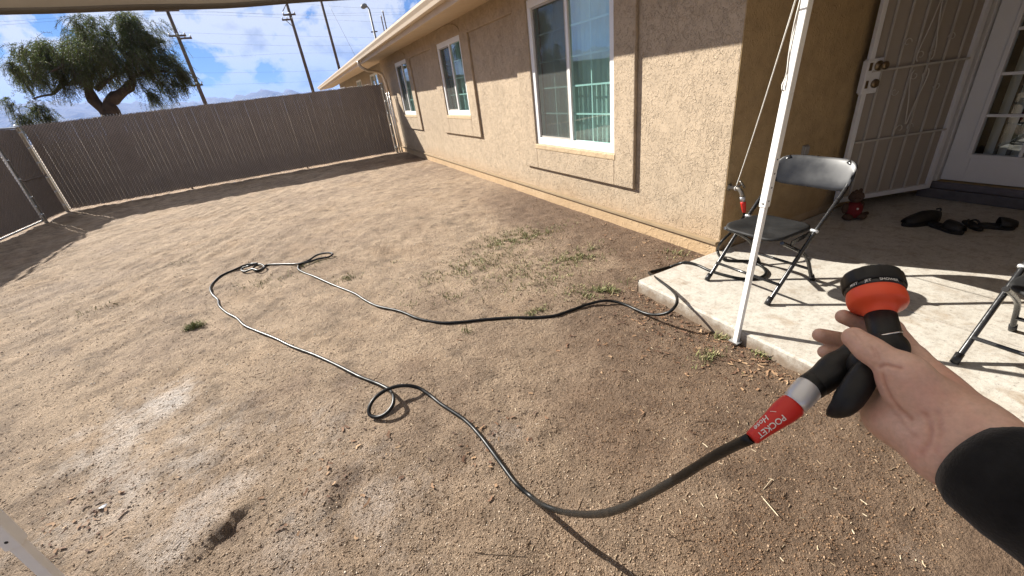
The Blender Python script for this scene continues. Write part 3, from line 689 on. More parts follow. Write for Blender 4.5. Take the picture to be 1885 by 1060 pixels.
link_fence(fA, (FX + .05, FY, 0), (xr - .03, FY, 0), ZD + .035, ZFT - .015, (0, -1, 0))
for i, x in enumerate((FX + .35 * 7.0, FX + .68 * 7.6)): MB().tube([(x, FY + .035, ZD - .2), (x, FY + .035, ZFT - .03)], .022, 10).build('line_post', SLAT, fA)
cap_post((FX, FY), ZFT - .04, .036, fA); cap_post((xr, FY), ZFT - .03, .030, fA)
for x in (xr + .075, xr + .135): MB().tube([(x, FY - .01, ZD), (x, FY - .01, ZFT - .25)], .019, 10).build('gate_stile', GALV, fA)
MB().tube([(FX, FY + .035, ZFT - .05), (xr, FY + .035, ZFT - .05)], .018, 10).build('top_rail', SLAT, fA)
for k in range(6):
    z = ZD + .15 + k * .31; MB().lathe((FX, FY, z), (0, 0, 1), [(0, .040), (.022, .040)], 14).build('tension_band', GALV, fA); MB().lathe((xr, FY, z), (0, 0, 1), [(0, .034), (.022, .034)], 14).build('tension_band', GALV, fA)
MB().box(FX + .05, FX + .064, FY - .018, FY - .012, ZD + .05, ZFT - .05).build('tension_bar', GALV, fA); MB().box(xr - .05, xr - .034, FY - .018, FY - .012, ZD + .05, ZFT - .05).build('tension_bar', GALV, fA)
yg = 8.53 * S
fB = thing('chain_link_fence', (FX, (FY + yg) / 2, ZD), 'narrow slatted fence panel between the two left corner posts', 'fence')
link_fence(fB, (FX, FY - .06, 0), (FX, yg + .06, 0), ZD + .03, ZFT - .06, (1, 0, 0))
MB().tube([(FX, FY - .03, ZFT - .045), (FX, yg, ZFT - .045)], .020, 10).build('top_rail', GALV, fB)
MB().tube([(FX + .02, FY - .03, .55 * S), (FX + .02, yg, .55 * S)], .014, 8).build('mid_rail', WIRE, fB)
cap_post((FX, yg), ZFT - .04, .034, fB)
for k in range(5): MB().lathe((FX, yg, ZD + .15 + k * .36), (0, 0, 1), [(0, .039), (.022, .039)], 14).build('tension_band', GALV, fB)
gt = thing('chain_link_gate', (FX, yg - 1.9, ZD), 'wide slatted chain link gate on the left side of the yard', 'gate')
y1g, y0g = yg - .085, yg - 3.75
link_fence(gt, (FX, y1g - .03, 0), (FX, y0g + .03, 0), ZD + .06, ZFT - .07, (1, 0, 0))
MB().tube(catmull([(FX, y1g, ZD + .05), (FX, y1g, ZFT - .12), (FX, y1g - .07, ZFT - .05), (FX, y0g + .07, ZFT - .05), (FX, y0g, ZFT - .12), (FX, y0g, ZD + .05)], .05), .021, 10).build('gate_frame', GALV, gt)
MB().tube([(FX, y1g, ZD + .045), (FX, y0g, ZD + .045)], .018, 10).build('bottom_rail', GALV, gt)
for z in (ZD + .3, ZD + 1.5): MB().lathe((FX, yg - .045, z), (0, 0, 1), [(0, .03), (.05, .03)], 10).build('hinge', GALV, gt)
fC = thing('chain_link_fence', (FX, y0g - 3, ZD), 'slatted chain link fence running on past the wide gate beside the yard', 'fence')
link_fence(fC, (FX, y0g - .1, 0), (FX, -1.5, 0), ZD + .03, ZFT - .03, (1, 0, 0))
for y in (y0g - .06, (y0g - 1.5) / 2, -1.5): cap_post((FX, y), ZFT - .04, .034, fC)

# ------------------------------------------------------------------ canopy tent
PWHITE = simple('canopy_white_paint', (0.82, 0.82, 0.80), 0.35, var=.05, scale=8)
m, nt, b = new_mat('canopy_cloth'); g = geovec(nt)
nt.links.new(ramp(nt, noise(nt, g, 2.5, 5), [(.3, (.40, .36, .31)), (.7, (.47, .43, .37))]), b.inputs['Base Color']); b.inputs['Roughness'].default_value = .85
bump(nt, b, noise(nt, g, 7, 4, .6, .5), .5, .03); CLOTH = m
tl_ = N(nt, 'ShaderNodeBsdfTranslucent'); tl_.inputs[0].default_value = (.66, .61, .54, 1); mx = N(nt, 'ShaderNodeMixShader'); mx.inputs[0].default_value = .34
nt.links.new(b.outputs[0], mx.inputs[1]); nt.links.new(tl_.outputs[0], mx.inputs[2]); nt.links.new(mx.outputs[0], nt.nodes['Material Output'].inputs[0])
can = thing('canopy_tent', (.33 * S, -.1, ZD), 'pop up canopy tent with white metal legs and a grey beige cloth top', 'canopy')
YC = .898 * S; XL, XRt = -.705 * S, 1.352 * S; YBk = YC - 2.05 * S; ZV = 1.0 * S + .18 * .935 * S
base = at_z(1355, 628); top_ = at_y(1486, 0, base[1]); tl = (top_ - base) / (top_[2] - base[2])
def leg(bx, by, dirv, joint, nm='leg'):
    bse = np.array([bx, by, ZD]); P = lambda z: bse + dirv * (z - ZD)
    a, b_, c = P(ZD + .004), P(joint), P(ZV + .30)
    m_ = MB(); r1, r2 = .0128, .0172
    m_.obox((a + b_) / 2, (r1, 0, 0), (0, r1, 0), (b_ - a) / 2)
    o = m_.build(nm, PWHITE, can, bevel=.0025)
    m2 = MB(); m2.obox((b_ + c) / 2, (r2, 0, 0), (0, r2, 0), (c - b_) / 2); m2.build('outer_tube', PWHITE, o, bevel=.003)
    m3 = MB(); m3.box(bx - .028, bx + .028, by - .028, by + .028, ZD + .001, ZD + .006); m3.build('foot_plate', GALV, o)
    for k in range(4):
        q_ = P(joint + .03 + k * .065); m4 = MB(); m4.lathe(q_ + np.array([0, -r2, 0]), (0, -1, 0), [(0, .004), (.0012, .004)], 8); m4.build('pin_hole', simple('hole_dark', (.03, .03, .03), .9) if 'hole_dark' not in bpy.data.materials else bpy.data.materials['hole_dark'], o)
    q_ = P(joint + .02); MB().lathe(q_ + np.array([-r2, 0, 0]), (-1, 0, 0), [(0, .005), (.004, .0045)], 8).build('snap_button', GALV, o)
    return o
jz = at_y(1408, 380, base[1])[2]
leg(base[0], base[1], tl, jz)
leg(XL, YC, np.array([0, 0, 1.]), .45); leg(XL, YBk, np.array([0, 0, 1.]), .45); leg(XRt + .02, YBk, np.array([0, 0, 1.]), .45)
x0, x1, y0, y1 = XL - .05, XRt + .13, YBk - .05, .935 * S; zt = ZV + .26; cxm, cym = (x0 + x1) / 2, (y0 + y1) / 2
rfc = MB(); n = 14; vs = []
for i in range(n + 1):
    for j in range(n + 1):
        s_, t_ = i / n * 2 - 1, j / n * 2 - 1; e_ = 1 - max(abs(s_), abs(t_)); vs.append((cxm + s_ * (x1 - x0) / 2, cym + t_ * (y1 - y0) / 2, zt + .75 * e_ ** .9))
rfc.add(vs, [(i * (n + 1) + j, (i + 1) * (n + 1) + j, (i + 1) * (n + 1) + j + 1, i * (n + 1) + j + 1) for i in range(n) for j in range(n)], True)
top = rfc.build('cloth_top', CLOTH, can)
def valance(a, b_, nrm):
    a, b_, nrm = map(np.array, (a, b_, nrm)); m_ = MB(); n = 60; vs = []
    for k in range(n + 1):
        t = k / n; p = a + (b_ - a) * t; wv = .012 * math.sin(t * 23) + .006 * math.sin(t * 61 + 1)
        for z, q_ in ((zt, 0), (zt - .13, .5), (ZV + .003 * math.sin(t * 17), 1)): vs.append((p[0] + nrm[0] * wv * q_, p[1] + nrm[1] * wv * q_, z))
    m_.add(vs, [(3 * k + r_, 3 * k + 3 + r_, 3 * k + 4 + r_, 3 * k + 1 + r_) for k in range(n) for r_ in (0, 1)], True)
    o = m_.build('valance', CLOTH, can); md = o.modifiers.new('thickness', 'SOLIDIFY'); md.thickness = .003
    h_ = MB(); h_.tube([(vs[3 * k + 2][0], vs[3 * k + 2][1], vs[3 * k + 2][2] + .004) for k in range(n + 1)], .006, 6); h_.build('hem', simple('hem_cloth', (.10, .085, .07), .9) if 'hem_cloth' not in bpy.data.materials else bpy.data.materials['hem_cloth'], can)
valance((x0, y1), (x1, y1), (0, 1.)); valance((x0, y0), (x1, y0), (0, 1.)); valance((x0, y0), (x0, y1), (1., 0)); valance((x1, y0), (x1, y1), (1., 0))
# cord from the tap up to the tent, and a spare loop hanging along the leg
CORD = simple('white_cord', (0.78, 0.77, 0.73), 0.8, var=.05)
ctop = at_y(1464.5, -2, base[1] + .02); cbot = np.array([tx, YB - .06, tz + .016]); cu = ctop + (ctop - cbot) * .08
pts = [cbot + np.array([.016 * math.cos(a), .0, .016 * math.sin(a) - .016]) for a in np.linspace(-4.5, 1.5, 14)] + [cbot + (cu - cbot) * t + np.array([0, 0, -.03 * math.sin(math.pi * t)]) for t in np.linspace(.05, 1, 16)]
MB().tube(catmull(pts, .03), .0032, 6).build('tied_cord', CORD, label='taut white cord tied from the garden tap up to the canopy', cat='cord')
lp = [(1476, -12), (1470, 12), (1463, 40), (1456, 76), (1451, 110), (1448.5, 132), (1445, 145), (1440, 156), (1440.5, 166), (1444.5, 167), (1447, 156), (1449.5, 140), (1451, 120), (1457, 84), (1465, 46), (1474, -2)]
dl = np.linalg.norm(at_y(1450, 130, base[1]) - CAM)
MB().tube(catmull([at_d(u, v, dl - .035 - .004 * (i % 3)) for i, (u, v) in enumerate(lp)], .02), .0030, 6).build('hanging_cord', CORD, label='slack white cord loop hanging down beside the tent leg', cat='cord')

# ------------------------------------------------------------------ folding chairs
BLK = simple('black_plastic', (0.014, 0.014, 0.015), 0.40, var=.3, scale=14, bs=.10, bscale=300)
BLKM = simple('black_metal', (0.018, 0.018, 0.019), 0.24, var=.2, scale=20, spec=.6)
SEATM = simple('black_seat', (0.017, 0.017, 0.017), 0.62, var=.5, scale=9, bs=.25, bscale=250, spec=.3)
def rounded(w_, h_, r, n=6):
    out = []
    for cx0, cy0, a0 in ((w_ - r, h_ - r, 0), (-w_ + r, h_ - r, 90), (-w_ + r, -h_ + r, 180), (w_ - r, -h_ + r, 270)):
        for k in range(n + 1): a = math.radians(a0 + 90 * k / n); out.append((cx0 + r * math.cos(a), cy0 + r * math.sin(a)))
    return out
def make_chair():
    xf, xb_ = 1.621 * S, 1.967 * S; ya, yb = .958 * S, 1.274 * S; yc = (ya + yb) / 2
    root = thing('folding_chair', ((xf + xb_) / 2, yc, 0), 'black folding chair standing wholly in view beside the white tent leg', 'chair', 'black folding chairs on the patio')
    xt, zt_ = 2.865, .690
    for y in (ya, yb):
        sg = 1 if y > yc else -1
        pts = [(xf, y, .006), (xf + .30, y, .345), (xt - .035, y, zt_ - .06), (xt, y - sg * .010, zt_ + .01), (xt + .008, y - sg * .05, zt_ + .05)]
        lg = MB().tube(catmull(pts, .03), .0125, 10).build('leg', BLKM, root)
        MB().tube([(xf - .010, y, -.000 + .004), (xf + .022, y, .045)], .0165, 10).build('foot_cap', BLK, lg)
        yi = y - sg * .030
        pts = [(xb_ + .005, yi, .006), (xb_ - .03, yi, .06), (xb_ - .12, yi, .20), (xf + .13, yi, .345), (xf + .08, yi, .372)]
        lg = MB().tube(catmull(pts, .03), .0115, 10).build('leg', BLKM, root)
        MB().tube([(xb_ + .010, yi, .004), (xb_ - .016, yi, .042)], .0155, 10).build('foot_cap', BLK, lg)
        MB().lathe((xf + .335, y - sg * .014, .388), (0, sg, 0), [(-.01, .011), (.028, .011), (.032, .006)], 10).build('rivet', GALV, root)
        MB().obox((xf + .25, y - sg * .024, .360), (.09, 0, .01), (0, .003, 0), (0, 0, .013)).build('seat_bracket', BLKM, root)
    MB().tube([(xf + .075, ya, .113), (xf + .075, yb, .113)], .0095, 8).build('stretcher', BLKM, root)
    MB().tube([(xb_ - .055, ya + .03, .10), (xb_ - .055, yb - .03, .10)], .0095, 8).build('stretcher', BLKM, root)
    # seat: dished rounded pad, front edge at -x
    ol = rounded(.192, .190, .085, 8); m_ = MB(); n = len(ol); cxs = 2.478; vs = []
    rings = [(1.0, -.012), (1.012, -.004), (1.0, .004), (.94, .006), (.7, .000), (.35, -.005)]
    for s_, dz in rings:
        for (x, y) in ol:
            drop = .018 * max(0, (-x - .08) / .13) ** 2
            vs.append((cxs + x * s_, yc + y * s_ * (1 - .10 * (x > 0) * x / .2), .397 + dz - drop + (x * -.03)))
    fs = [(i * n + k, i * n + (k + 1) % n, (i + 1) * n + (k + 1) % n, (i + 1) * n + k) for i in range(len(rings) - 1) for k in range(n)]
    vs.append((cxs, yc, .391)); fs += [((len(rings) - 1) * n + k, (len(rings) - 1) * n + (k + 1) % n, len(vs) - 1) for k in range(n)]
    fs.append(tuple(range(n))[::-1]); m_.add(vs, fs, True); m_.build('seat', SEATM, root)
    # curved backrest plate
    zb = .660; lean = .40; m_ = MB(); vs = []; nu, nv = 30, 10
    for i in range(nu + 1):
        t = i / nu * 2 - 1; y = .232 * math.sin(t * math.pi / 2) if False else .232 * (t - .12 * t ** 9) / .88
        hh = .088 * max(.02, 1 - abs(t) ** 6) ** .45
        for j in range(nv + 1):
            z = (j / nv * 2 - 1) * hh; vs.append((2.832 + .030 * (1 - t * t) + z * lean - .004 * (1 - (j / nv * 2 - 1) ** 4), yc + y, zb + z))
    fs = [(i * (nv + 1) + j, i * (nv + 1) + j + 1, (i + 1) * (nv + 1) + j + 1, (i + 1) * (nv + 1) + j) for i in range(nu) for j in range(nv)]
    m_.add(vs, fs, True); bk = m_.build('backrest', simple('black_back', (0.010, 0.010, 0.011), 0.34, var=.08, scale=4, spec=.35), root); md = bk.modifiers.new('thickness', 'SOLIDIFY'); md.thickness = .018; md.offset = 0; md = bk.modifiers.new('edge', 'BEVEL'); md.width = .005; md.segments = 2
    for sg in (1, -1): MB().lathe((2.866, yc + sg * .18, .730), (-1, 0, .3), [(0, .0032), (.004, .0032)], 8).build('screw', BLKM, bk)
    return root
def copy_tree(o, parent=None):
    c = o.copy(); COL.objects.link(c)
    if parent is not None:
        pi = o.matrix_parent_inverse.copy(); c.parent = parent; c.matrix_parent_inverse = pi
    for ch in o.children: copy_tree(ch, c)
    return c
ch1 = make_chair()
ch2 = copy_tree(ch1); f2 = at_z(1757, 668, 0.0)
ch2.location = (ch1.location.x + f2[0] - 1.621 * S, ch1.location.y + f2[1] - 1.274 * S, 0)
ch2['label'] = 'black folding chair cut off by the right edge, front leg and seat corner showing'
# ------------------------------------------------------------------ hose
HR = .0106
def hose_mat():
    m, nt, b = new_mat('hose_black'); g = geovec(nt)
    nt.links.new(ramp(nt, noise(nt, g, 8, 5), [(.3, (.004, .0042, .0042)), (.7, (.010, .0105, .010))]), b.inputs['Base Color'])
    nt.links.new(ramp(nt, noise(nt, g, 30, 4), [(.3, .30), (.7, .46)]), b.inputs['Roughness'])
    b.inputs['Specular IOR Level'].default_value = .30; return m
HOSE = hose_mat()
def gp(u, v, lift=0.0):
    p = at_z(u, v)
    for _ in range(4): p = at_z(u, v, float(ground_h(p[0], p[1])) + HR * .8 + lift)
    return p
def A3(x0, y0, k, L): return [(x0 + a / k, y0 + b_ / k) for a, b_ in L]
on_slab = [(1321, 462), (1329, 475.5), (1345, 479.5), (1381, 481), (1402, 490), (1410, 502), (1400, 510.5), (1368, 513), (1337, 507), (1307, 498), (1283, 487.5)]
path = []
rc0 = np.array([tx + .006, YB - .115, tz - .055]); rc1 = np.array([tx + .035, YB - .125, tz - .175])
path += [rc1 - (rc1 - rc0) * .15, rc1 + np.array([.006, 0, -.03]), at_y(1364, 404, YB - .15), at_y(1345, 428, YB - .16), at_y(1327, 446, YB - .15)]
path += [at_z(u, v, HR + (.0 if i > 1 else .03 - .02 * i)) for i, (u, v) in enumerate(on_slab)]
path += [at_z(1264, 482.5, HR + .004), at_z(1252, 484.5, HR - .012)] + [gp(u, v, .004) for u, v in [(1234, 490.5), (1210, 497), (1196, 500.5)]] + [at_z(1200, 506, HR - .03)]
path += [at_z(u, v, z) for u, v, z in [(1221, 521, HR + .002), (1238, 535, HR + .012), (1246, 547, .045), (1244, 562, .045), (1232, 574, .02), (1214, 579, -.015)]]
path += [gp(u, v, l) for u, v, l in [(1192, 577.5, .02), (1172, 570, .008), (1152, 561, 0), (1130, 554.5, .01), (1111, 553.5, .014), (1082, 560, .006), (1050.6, 571, 0), (1022, 580.5, 0), (987, 584, 0), (939, 584.5, 0), (891, 588, 0), (848, 592.5, 0), (816, 594, 0), (773, 587, .003), (737, 573, .003), (694, 563, 0), (672.6, 552.6, 0), (654.6, 541, 0), (615, 525, 0), (579, 509, 0), (558, 501, 0), (549, 494, 0), (552, 486.5, 0), (568.6, 479, 0), (583, 469.5, .02), (601, 465.5, .03), (612.5, 467, .02), (606, 472.5, .006), (586.5, 476.5, .006), (566, 482.5, .02), (547, 485.5, .012), (522, 486, 0)]]
coil = [(390, 190, .0), (372, 205, 0), (350, 220, 0), (326, 214, 0), (330, 198, .012), (352, 186, .02), (375, 190, .02), (380, 204, .02), (352, 216, .02), (320, 210, .022), (285, 222, .012), (264, 216, .01), (272, 203, .012), (300, 194, .03), (332, 184, .034), (345, 181, .03), (318, 182, .008), (280, 190, 0)]
path += [gp(350 + a / 2.79, 420 + b_ / 2.79, l) for a, b_, l in coil]
run = [(230, 212), (160, 243), (122, 277), (104, 310), (116, 342), (143, 368), (150, 398), (190, 435), (240, 462), (280, 500), (350, 531), (440, 567), (520, 606), (640, 651), (760, 706), (880, 766)]
path += [gp(350 + a / 2.79, 420 + b_ / 2.79) for a, b_ in run]
loop = [(975, 803, .004), (1028, 834, .02), (1046, 872, .04), (1038, 914, .035), (1000, 956, .02), (955, 971, .008), (922, 957, .015), (920, 922, .03), (945, 877, .055), (990, 840, .06), (1050, 815, .055), (1110, 808, .045), (1170, 819, .02), (1230, 856, .005)]
path += [gp(350 + a / 2.79, 420 + b_ / 2.79, l) for a, b_, l in loop]
path += [gp(u, v) for u, v in [(811, 743), (857, 774), (883, 801), (906, 831), (928, 861), (953, 893)]]
air = [(978, 914, 1.72), (1002, 930.5, 1.655), (1028, 940, 1.58), (1064, 946, 1.38), (1102, 946, 1.17), (1140, 937, .99), (1177, 920, .86), (1215, 899, .75), (1255, 876, .665), (1300, 848, .60), (1340, 826, .553), (1386, 804.5, .517)]
path += [gp(978, 914)] + [at_d(u, v, d_) for u, v, d_ in air[1:]]
HP = catmull(path, .012); rr_ = []
for i, p in enumerate(HP): rr_.append((.0060 + .0038 * float(sstep(.50, 1.35, np.linalg.norm(p - CAM)))) * (1 + .035 * math.sin(i * .9) + .02 * math.sin(i * .23)))
hose = thing('garden_hose', tuple(gp(816, 594)), 'long thin black garden hose snaking over the dirt from tap to nozzle', 'hose')
MB().tube(HP, rr_, 10).build('tube', HOSE, hose)
RED = simple('red_plastic', (0.55, 0.018, 0.012), 0.42, var=.08, scale=10)
SILV = simple('silver_plastic', (0.56, 0.57, 0.60), 0.32, metal=.55, var=.05, scale=10)
cn = MB(); axv = rc1 - rc0; cn.lathe(rc0, axv, [(.0, .014), (.002, .0185), (.022, .0185), (.024, .016), (.040, .016)], 18); cn.build('tap_coupling', SILV, hose)
cn = MB(); cn.lathe(rc0 + axv / np.linalg.norm(axv) * .040, axv, [(0, .0175), (.012, .0185), (.05, .016), (.085, .0125), (.088, .0105)], 18); cn.build('red_sleeve', RED, hose)

# ------------------------------------------------------------------ footwear on the porch
SHOE = simple('shoe_black', (0.006, 0.006, 0.006), 0.6, var=.3); SOLE = simple('shoe_sole', (0.009, 0.009, 0.009), 0.8)
def foot_outline(L, W, n=28):
    out = []
    for k in range(n):
        a = 2 * math.pi * k / n; x = math.cos(a); y = math.sin(a)
        wd = W * (.43 + .07 * x - .10 * math.exp(-((x + .05) / .35) ** 2)); out.append((x * L / 2, y * wd + .012 * (1 - x * x) * .5))
    return out
def shoe(u, v, ang, kind, label, L=.27, W=.10):
    p = at_z(u, v, 0.0); root = thing('sandal' if kind != 'shoe' else 'shoe', (p[0], p[1], 0), label, 'sandal' if kind != 'shoe' else 'shoe', 'dark footwear left on the porch floor')
    ca, sa = math.cos(ang), math.sin(ang); T = lambda x, y, z: (p[0] + x * ca - y * sa, p[1] + x * sa + y * ca, z)
    ol = foot_outline(L, W); n = len(ol); vs = []
    th = .030 if kind != 'flat' else .018
    for s_, z in ((.96, .001), (1.0, .008), (1.0, th), (.95, th + .003), (.5, th - .001)): vs += [T(x * s_, y * s_, z + .012 * max(0, -x / L)) for x, y in ol]
    fs = [(i * n + k, i * n + (k + 1) % n, (i + 1) * n + (k + 1) % n, (i + 1) * n + k) for i in range(4) for k in range(n)] + [tuple(range(n))[::-1], tuple(range(4 * n, 5 * n))]
    MB().add(vs, fs, True).build('sole', SOLE, root)
    if kind == 'flat':
        for sg in (1, -1): MB().tube(catmull([T(L * .30, 0, th + .004), T(L * .16, sg * W * .22, th + .028), T(-L * .03, sg * W * .42, th + .004)], .01), .007, 8).build('strap', SHOE, root)
    else:
        up = MB(); vs = []; rows = 9; m_ = 12; x0_, x1_ = (.02, .48) if kind == 'slide' else (-.47, .47)
        for i in range(rows):
            t = i / (rows - 1); x = L * (x0_ + (x1_ - x0_) * t); xx = 2 * x / L; wd = W * (.45 + .07 * xx - .10 * math.exp(-((xx + .05) / .35) ** 2)) * math.sqrt(max(.03, 1 - xx * xx * .96))
            hh = (.060 if kind == 'slide' else .085 - .045 * max(0, xx)) * (1 - .45 * max(0, xx) ** 2) * (1 - .5 * max(0, -xx - .6))
            for k in range(m_ + 1):
                a = math.pi * k / m_; vs.append(T(x, wd * 1.06 * math.cos(a), th - .004 + hh * math.sin(a) ** .7))
        up.add(vs, [(i * (m_ + 1) + k, (i + 1) * (m_ + 1) + k, (i + 1) * (m_ + 1) + k + 1, i * (m_ + 1) + k + 1) for i in range(rows - 1) for k in range(m_)], True)
        o = up.build('upper', SHOE, root); md = o.modifiers.new('thickness', 'SOLIDIFY'); md.thickness = .006; md.offset = -1
        if kind == 'shoe': MB().tube(catmull([T(-L * .40, .02, .115), T(-L * .44, 0, .125), T(-L * .40, -.02, .115)], .01), .006, 8).build('heel_tab', SHOE, root)
shoe(1692, 414, 2.6, 'shoe', 'black shoe nearest the security door, leftmost of the four on the porch', .26, .105)
shoe(1738, 424, -1.9, 'slide', 'dark slide sandal second from the left among the porch footwear', .25, .105)
shoe(1790, 418, .7, 'flat', 'flat dark thong sandal third from the left on the porch floor', .24, .095)
shoe(1832, 421, -1.0, 'slide', 'small round dark slipper rightmost of the porch footwear', .20, .10)

# stuffed toy by the security door
FUR = simple('brown_plush', (0.07, 0.04, 0.026), 0.95, var=.3, scale=60, bs=.8, bscale=200); REDC = simple('red_cloth', (0.16, 0.010, 0.012), 0.85, var=.2, scale=30)
tp = at_z(1567, 403, 0.0); toy = thing('stuffed_toy', (tp[0], tp[1], 0), 'small brown stuffed animal in a red shirt sitting by the security door', 'toy')
def blobm(name, c, r, mat, parent, n=14, wob=.05):
    m_ = MB(); vs = []
    for i in range(1, n):
        a = math.pi * i / n
        for k in range(n):
            b_ = 2 * math.pi * k / n; q_ = 1 + wob * math.sin(3 * b_ + i) ; vs.append((c[0] + r[0] * q_ * math.sin(a) * math.cos(b_), c[1] + r[1] * q_ * math.sin(a) * math.sin(b_), c[2] + r[2] * math.cos(a)))
    vs += [(c[0], c[1], c[2] + r[2]), (c[0], c[1], c[2] - r[2])]
    fs = [(i * n + k, (i + 1) * n + k, (i + 1) * n + (k + 1) % n, i * n + (k + 1) % n) for i in range(n - 2) for k in range(n)] + [(len(vs) - 2, k, (k + 1) % n) for k in range(n)] + [(len(vs) - 1, (n - 2) * n + (k + 1) % n, (n - 2) * n + k) for k in range(n)]
    m_.add(vs, fs, True); return m_.build(name, mat, parent)
bx, by = tp[0], tp[1]
_b = blobm
def blobm(name, c, r, mat, parent, n=14, wob=.05):
    k = .72; c = (bx + (c[0] - bx) * k, by + (c[1] - by) * k, c[2] * k); return _b(name, c, [q * k for q in r], mat, parent, n, wob)
blobm('body', (bx, by, .115), (.085, .085, .105), REDC, toy); hd = blobm('head', (bx + .01, by + .01, .265), (.075, .075, .070), FUR, toy)
blobm('muzzle', (bx - .05, by - .035, .250), (.038, .036, .030), FUR, hd)
for sx, sy in ((.06, .05), (-.02, .085)): blobm('ear', (bx + .015 + sx * .9, by + sy * .2 + .0, .325), (.026, .018, .030), FUR, hd)
for sx, sy in ((.035, -.075), (-.075, .01)): blobm('leg', (bx + sx, by + sy, .040), (.055, .055, .038), FUR, toy)
for sx, sy in ((.09, -.02), (-.075, .055)): blobm('arm', (bx + sx, by + sy, .14), (.034, .034, .065), FUR, toy)
MB().tube(catmull([(bx + .08, by + .02, .02), (bx + .14, by - .02, .018), (bx + .19, by - .02, .014)], .02), .014, 8).build('tail', FUR, toy)
blobm('badge', (bx - .055, by - .062, .15), (.012, .012, .012), WHITE, toy, 8)

# ------------------------------------------------------------------ tree beyond the fence
TD = 24.0
tdir = ray(205, 215); tdir[2] = 0; tdir /= np.linalg.norm(tdir); tright = np.array([tdir[1], -tdir[0], 0])
def tpt(u, v, dep=0.0):
    d = ray(u, v); return CAM + d * ((TD + dep) / (d @ tdir))
BARK = simple('bark', (0.055, 0.038, 0.028), 0.95, var=.4, scale=5, bs=1.0, bscale=18)
tb = tpt(206, 232); tree = thing('tree', (tb[0], tb[1], ZD - .12), 'dark spreading desert tree with feathery drooping foliage behind the far fence', 'tree')
tk = MB(); base_t = np.array([tb[0], tb[1], ZD - .2])
def limb(pts, r0, r1, mb=tk, nseg=.25):
    P = catmull(pts, nseg); n = len(P); P = [p + np.array([rnd.gauss(0, 1), rnd.gauss(0, 1), rnd.gauss(0, 1)]) * .02 for p in P]
    mb.tube(P, [(r0 + (r1 - r0) * i / (n - 1)) * (1 + .14 * math.sin(i * 1.7)) for i in range(n)], 9); return P
limb([base_t, tpt(207, 222), tpt(206, 208)], .40, .31)
L1 = limb([tpt(208, 215), tpt(192, 202, .1), tpt(176, 185, .2), tpt(163, 165, .2), tpt(158, 145, .2), tpt(150, 120, .1)], .25, .10)
L2 = limb([tpt(212, 215), tpt(203, 194, -.1), tpt(206, 184, -.1), tpt(220, 172, -.2), tpt(238, 160, -.2), tpt(243, 148, -.2), tpt(236, 132, -.3), tpt(240, 105, -.3)], .25, .10)
subs = [[tpt(176, 165, .2), tpt(195, 150), tpt(222, 135, -.3), tpt(238, 118, -.4)], [tpt(160, 150), tpt(130, 152, .4), tpt(110, 160, .3), tpt(95, 175), tpt(60, 180, -.2)], [tpt(155, 130), tpt(120, 110, .5), tpt(80, 95, .4), tpt(45, 95, .3)],
        [tpt(243, 140, -.3), tpt(262, 138, -.6), tpt(290, 130, -.5), tpt(320, 135, -.3)], [tpt(240, 110), tpt(265, 85, .2), tpt(300, 75, .1)], [tpt(240, 110), tpt(215, 80), tpt(185, 50, .3)], [tpt(150, 120), tpt(160, 85, -.5), tpt(150, 50, -.4)], [tpt(240, 120), tpt(280, 105, .9), tpt(310, 110, 1.2)], [tpt(155, 125), tpt(120, 120, -1.0), tpt(90, 130, -1.2)], [tpt(205, 120), tpt(200, 95, 1.2), tpt(210, 70, 1.4)], [tpt(150, 140), tpt(115, 135, .8), tpt(108, 158, .9)]]
SP = [limb(s_, .10, .025) for s_ in subs]
tk.build('trunk', BARK, tree)
clus = [(70, 95, 42, 30), (40, 110, 28, 26), (110, 100, 42, 36), (150, 75, 44, 40), (190, 60, 44, 34), (160, 40, 34, 18), (225, 60, 40, 32), (250, 85, 50, 38), (290, 95, 40, 36), (310, 125, 28, 34), (325, 140, 16, 26), (200, 105, 50, 36), (140, 125, 44, 30), (90, 130, 40, 26), (60, 140, 26, 22), (270, 130, 40, 30), (300, 155, 22, 26), (230, 40, 26, 16), (255, 60, 22, 16), (180, 130, 36, 22), (235, 115, 40, 30), (45, 205, 26, 26), (70, 198, 34, 16), (95, 212, 16, 14), (60, 185, 20, 10), (22, 122, 16, 22), (120, 145, 20, 16), (285, 165, 16, 20), (250, 155, 16, 16)]
Vl, Fl = [], []; wts = np.array([c[2] * c[3] for c in clus], float); wts /= wts.sum()
tw = MB(); sub = []
for i in range(105):
    c = clus[rng.choice(len(clus), p=wts)]; a, b_ = rng.normal(0, .5, 2).clip(-1, 1); k_ = rng.uniform(.26, .50)
    sub.append((c[0] + a * c[2], c[1] + b_ * c[3], c[2] * k_, c[3] * k_ * .8, rng.uniform(-1.3, 1.3) * c[2] / 35))
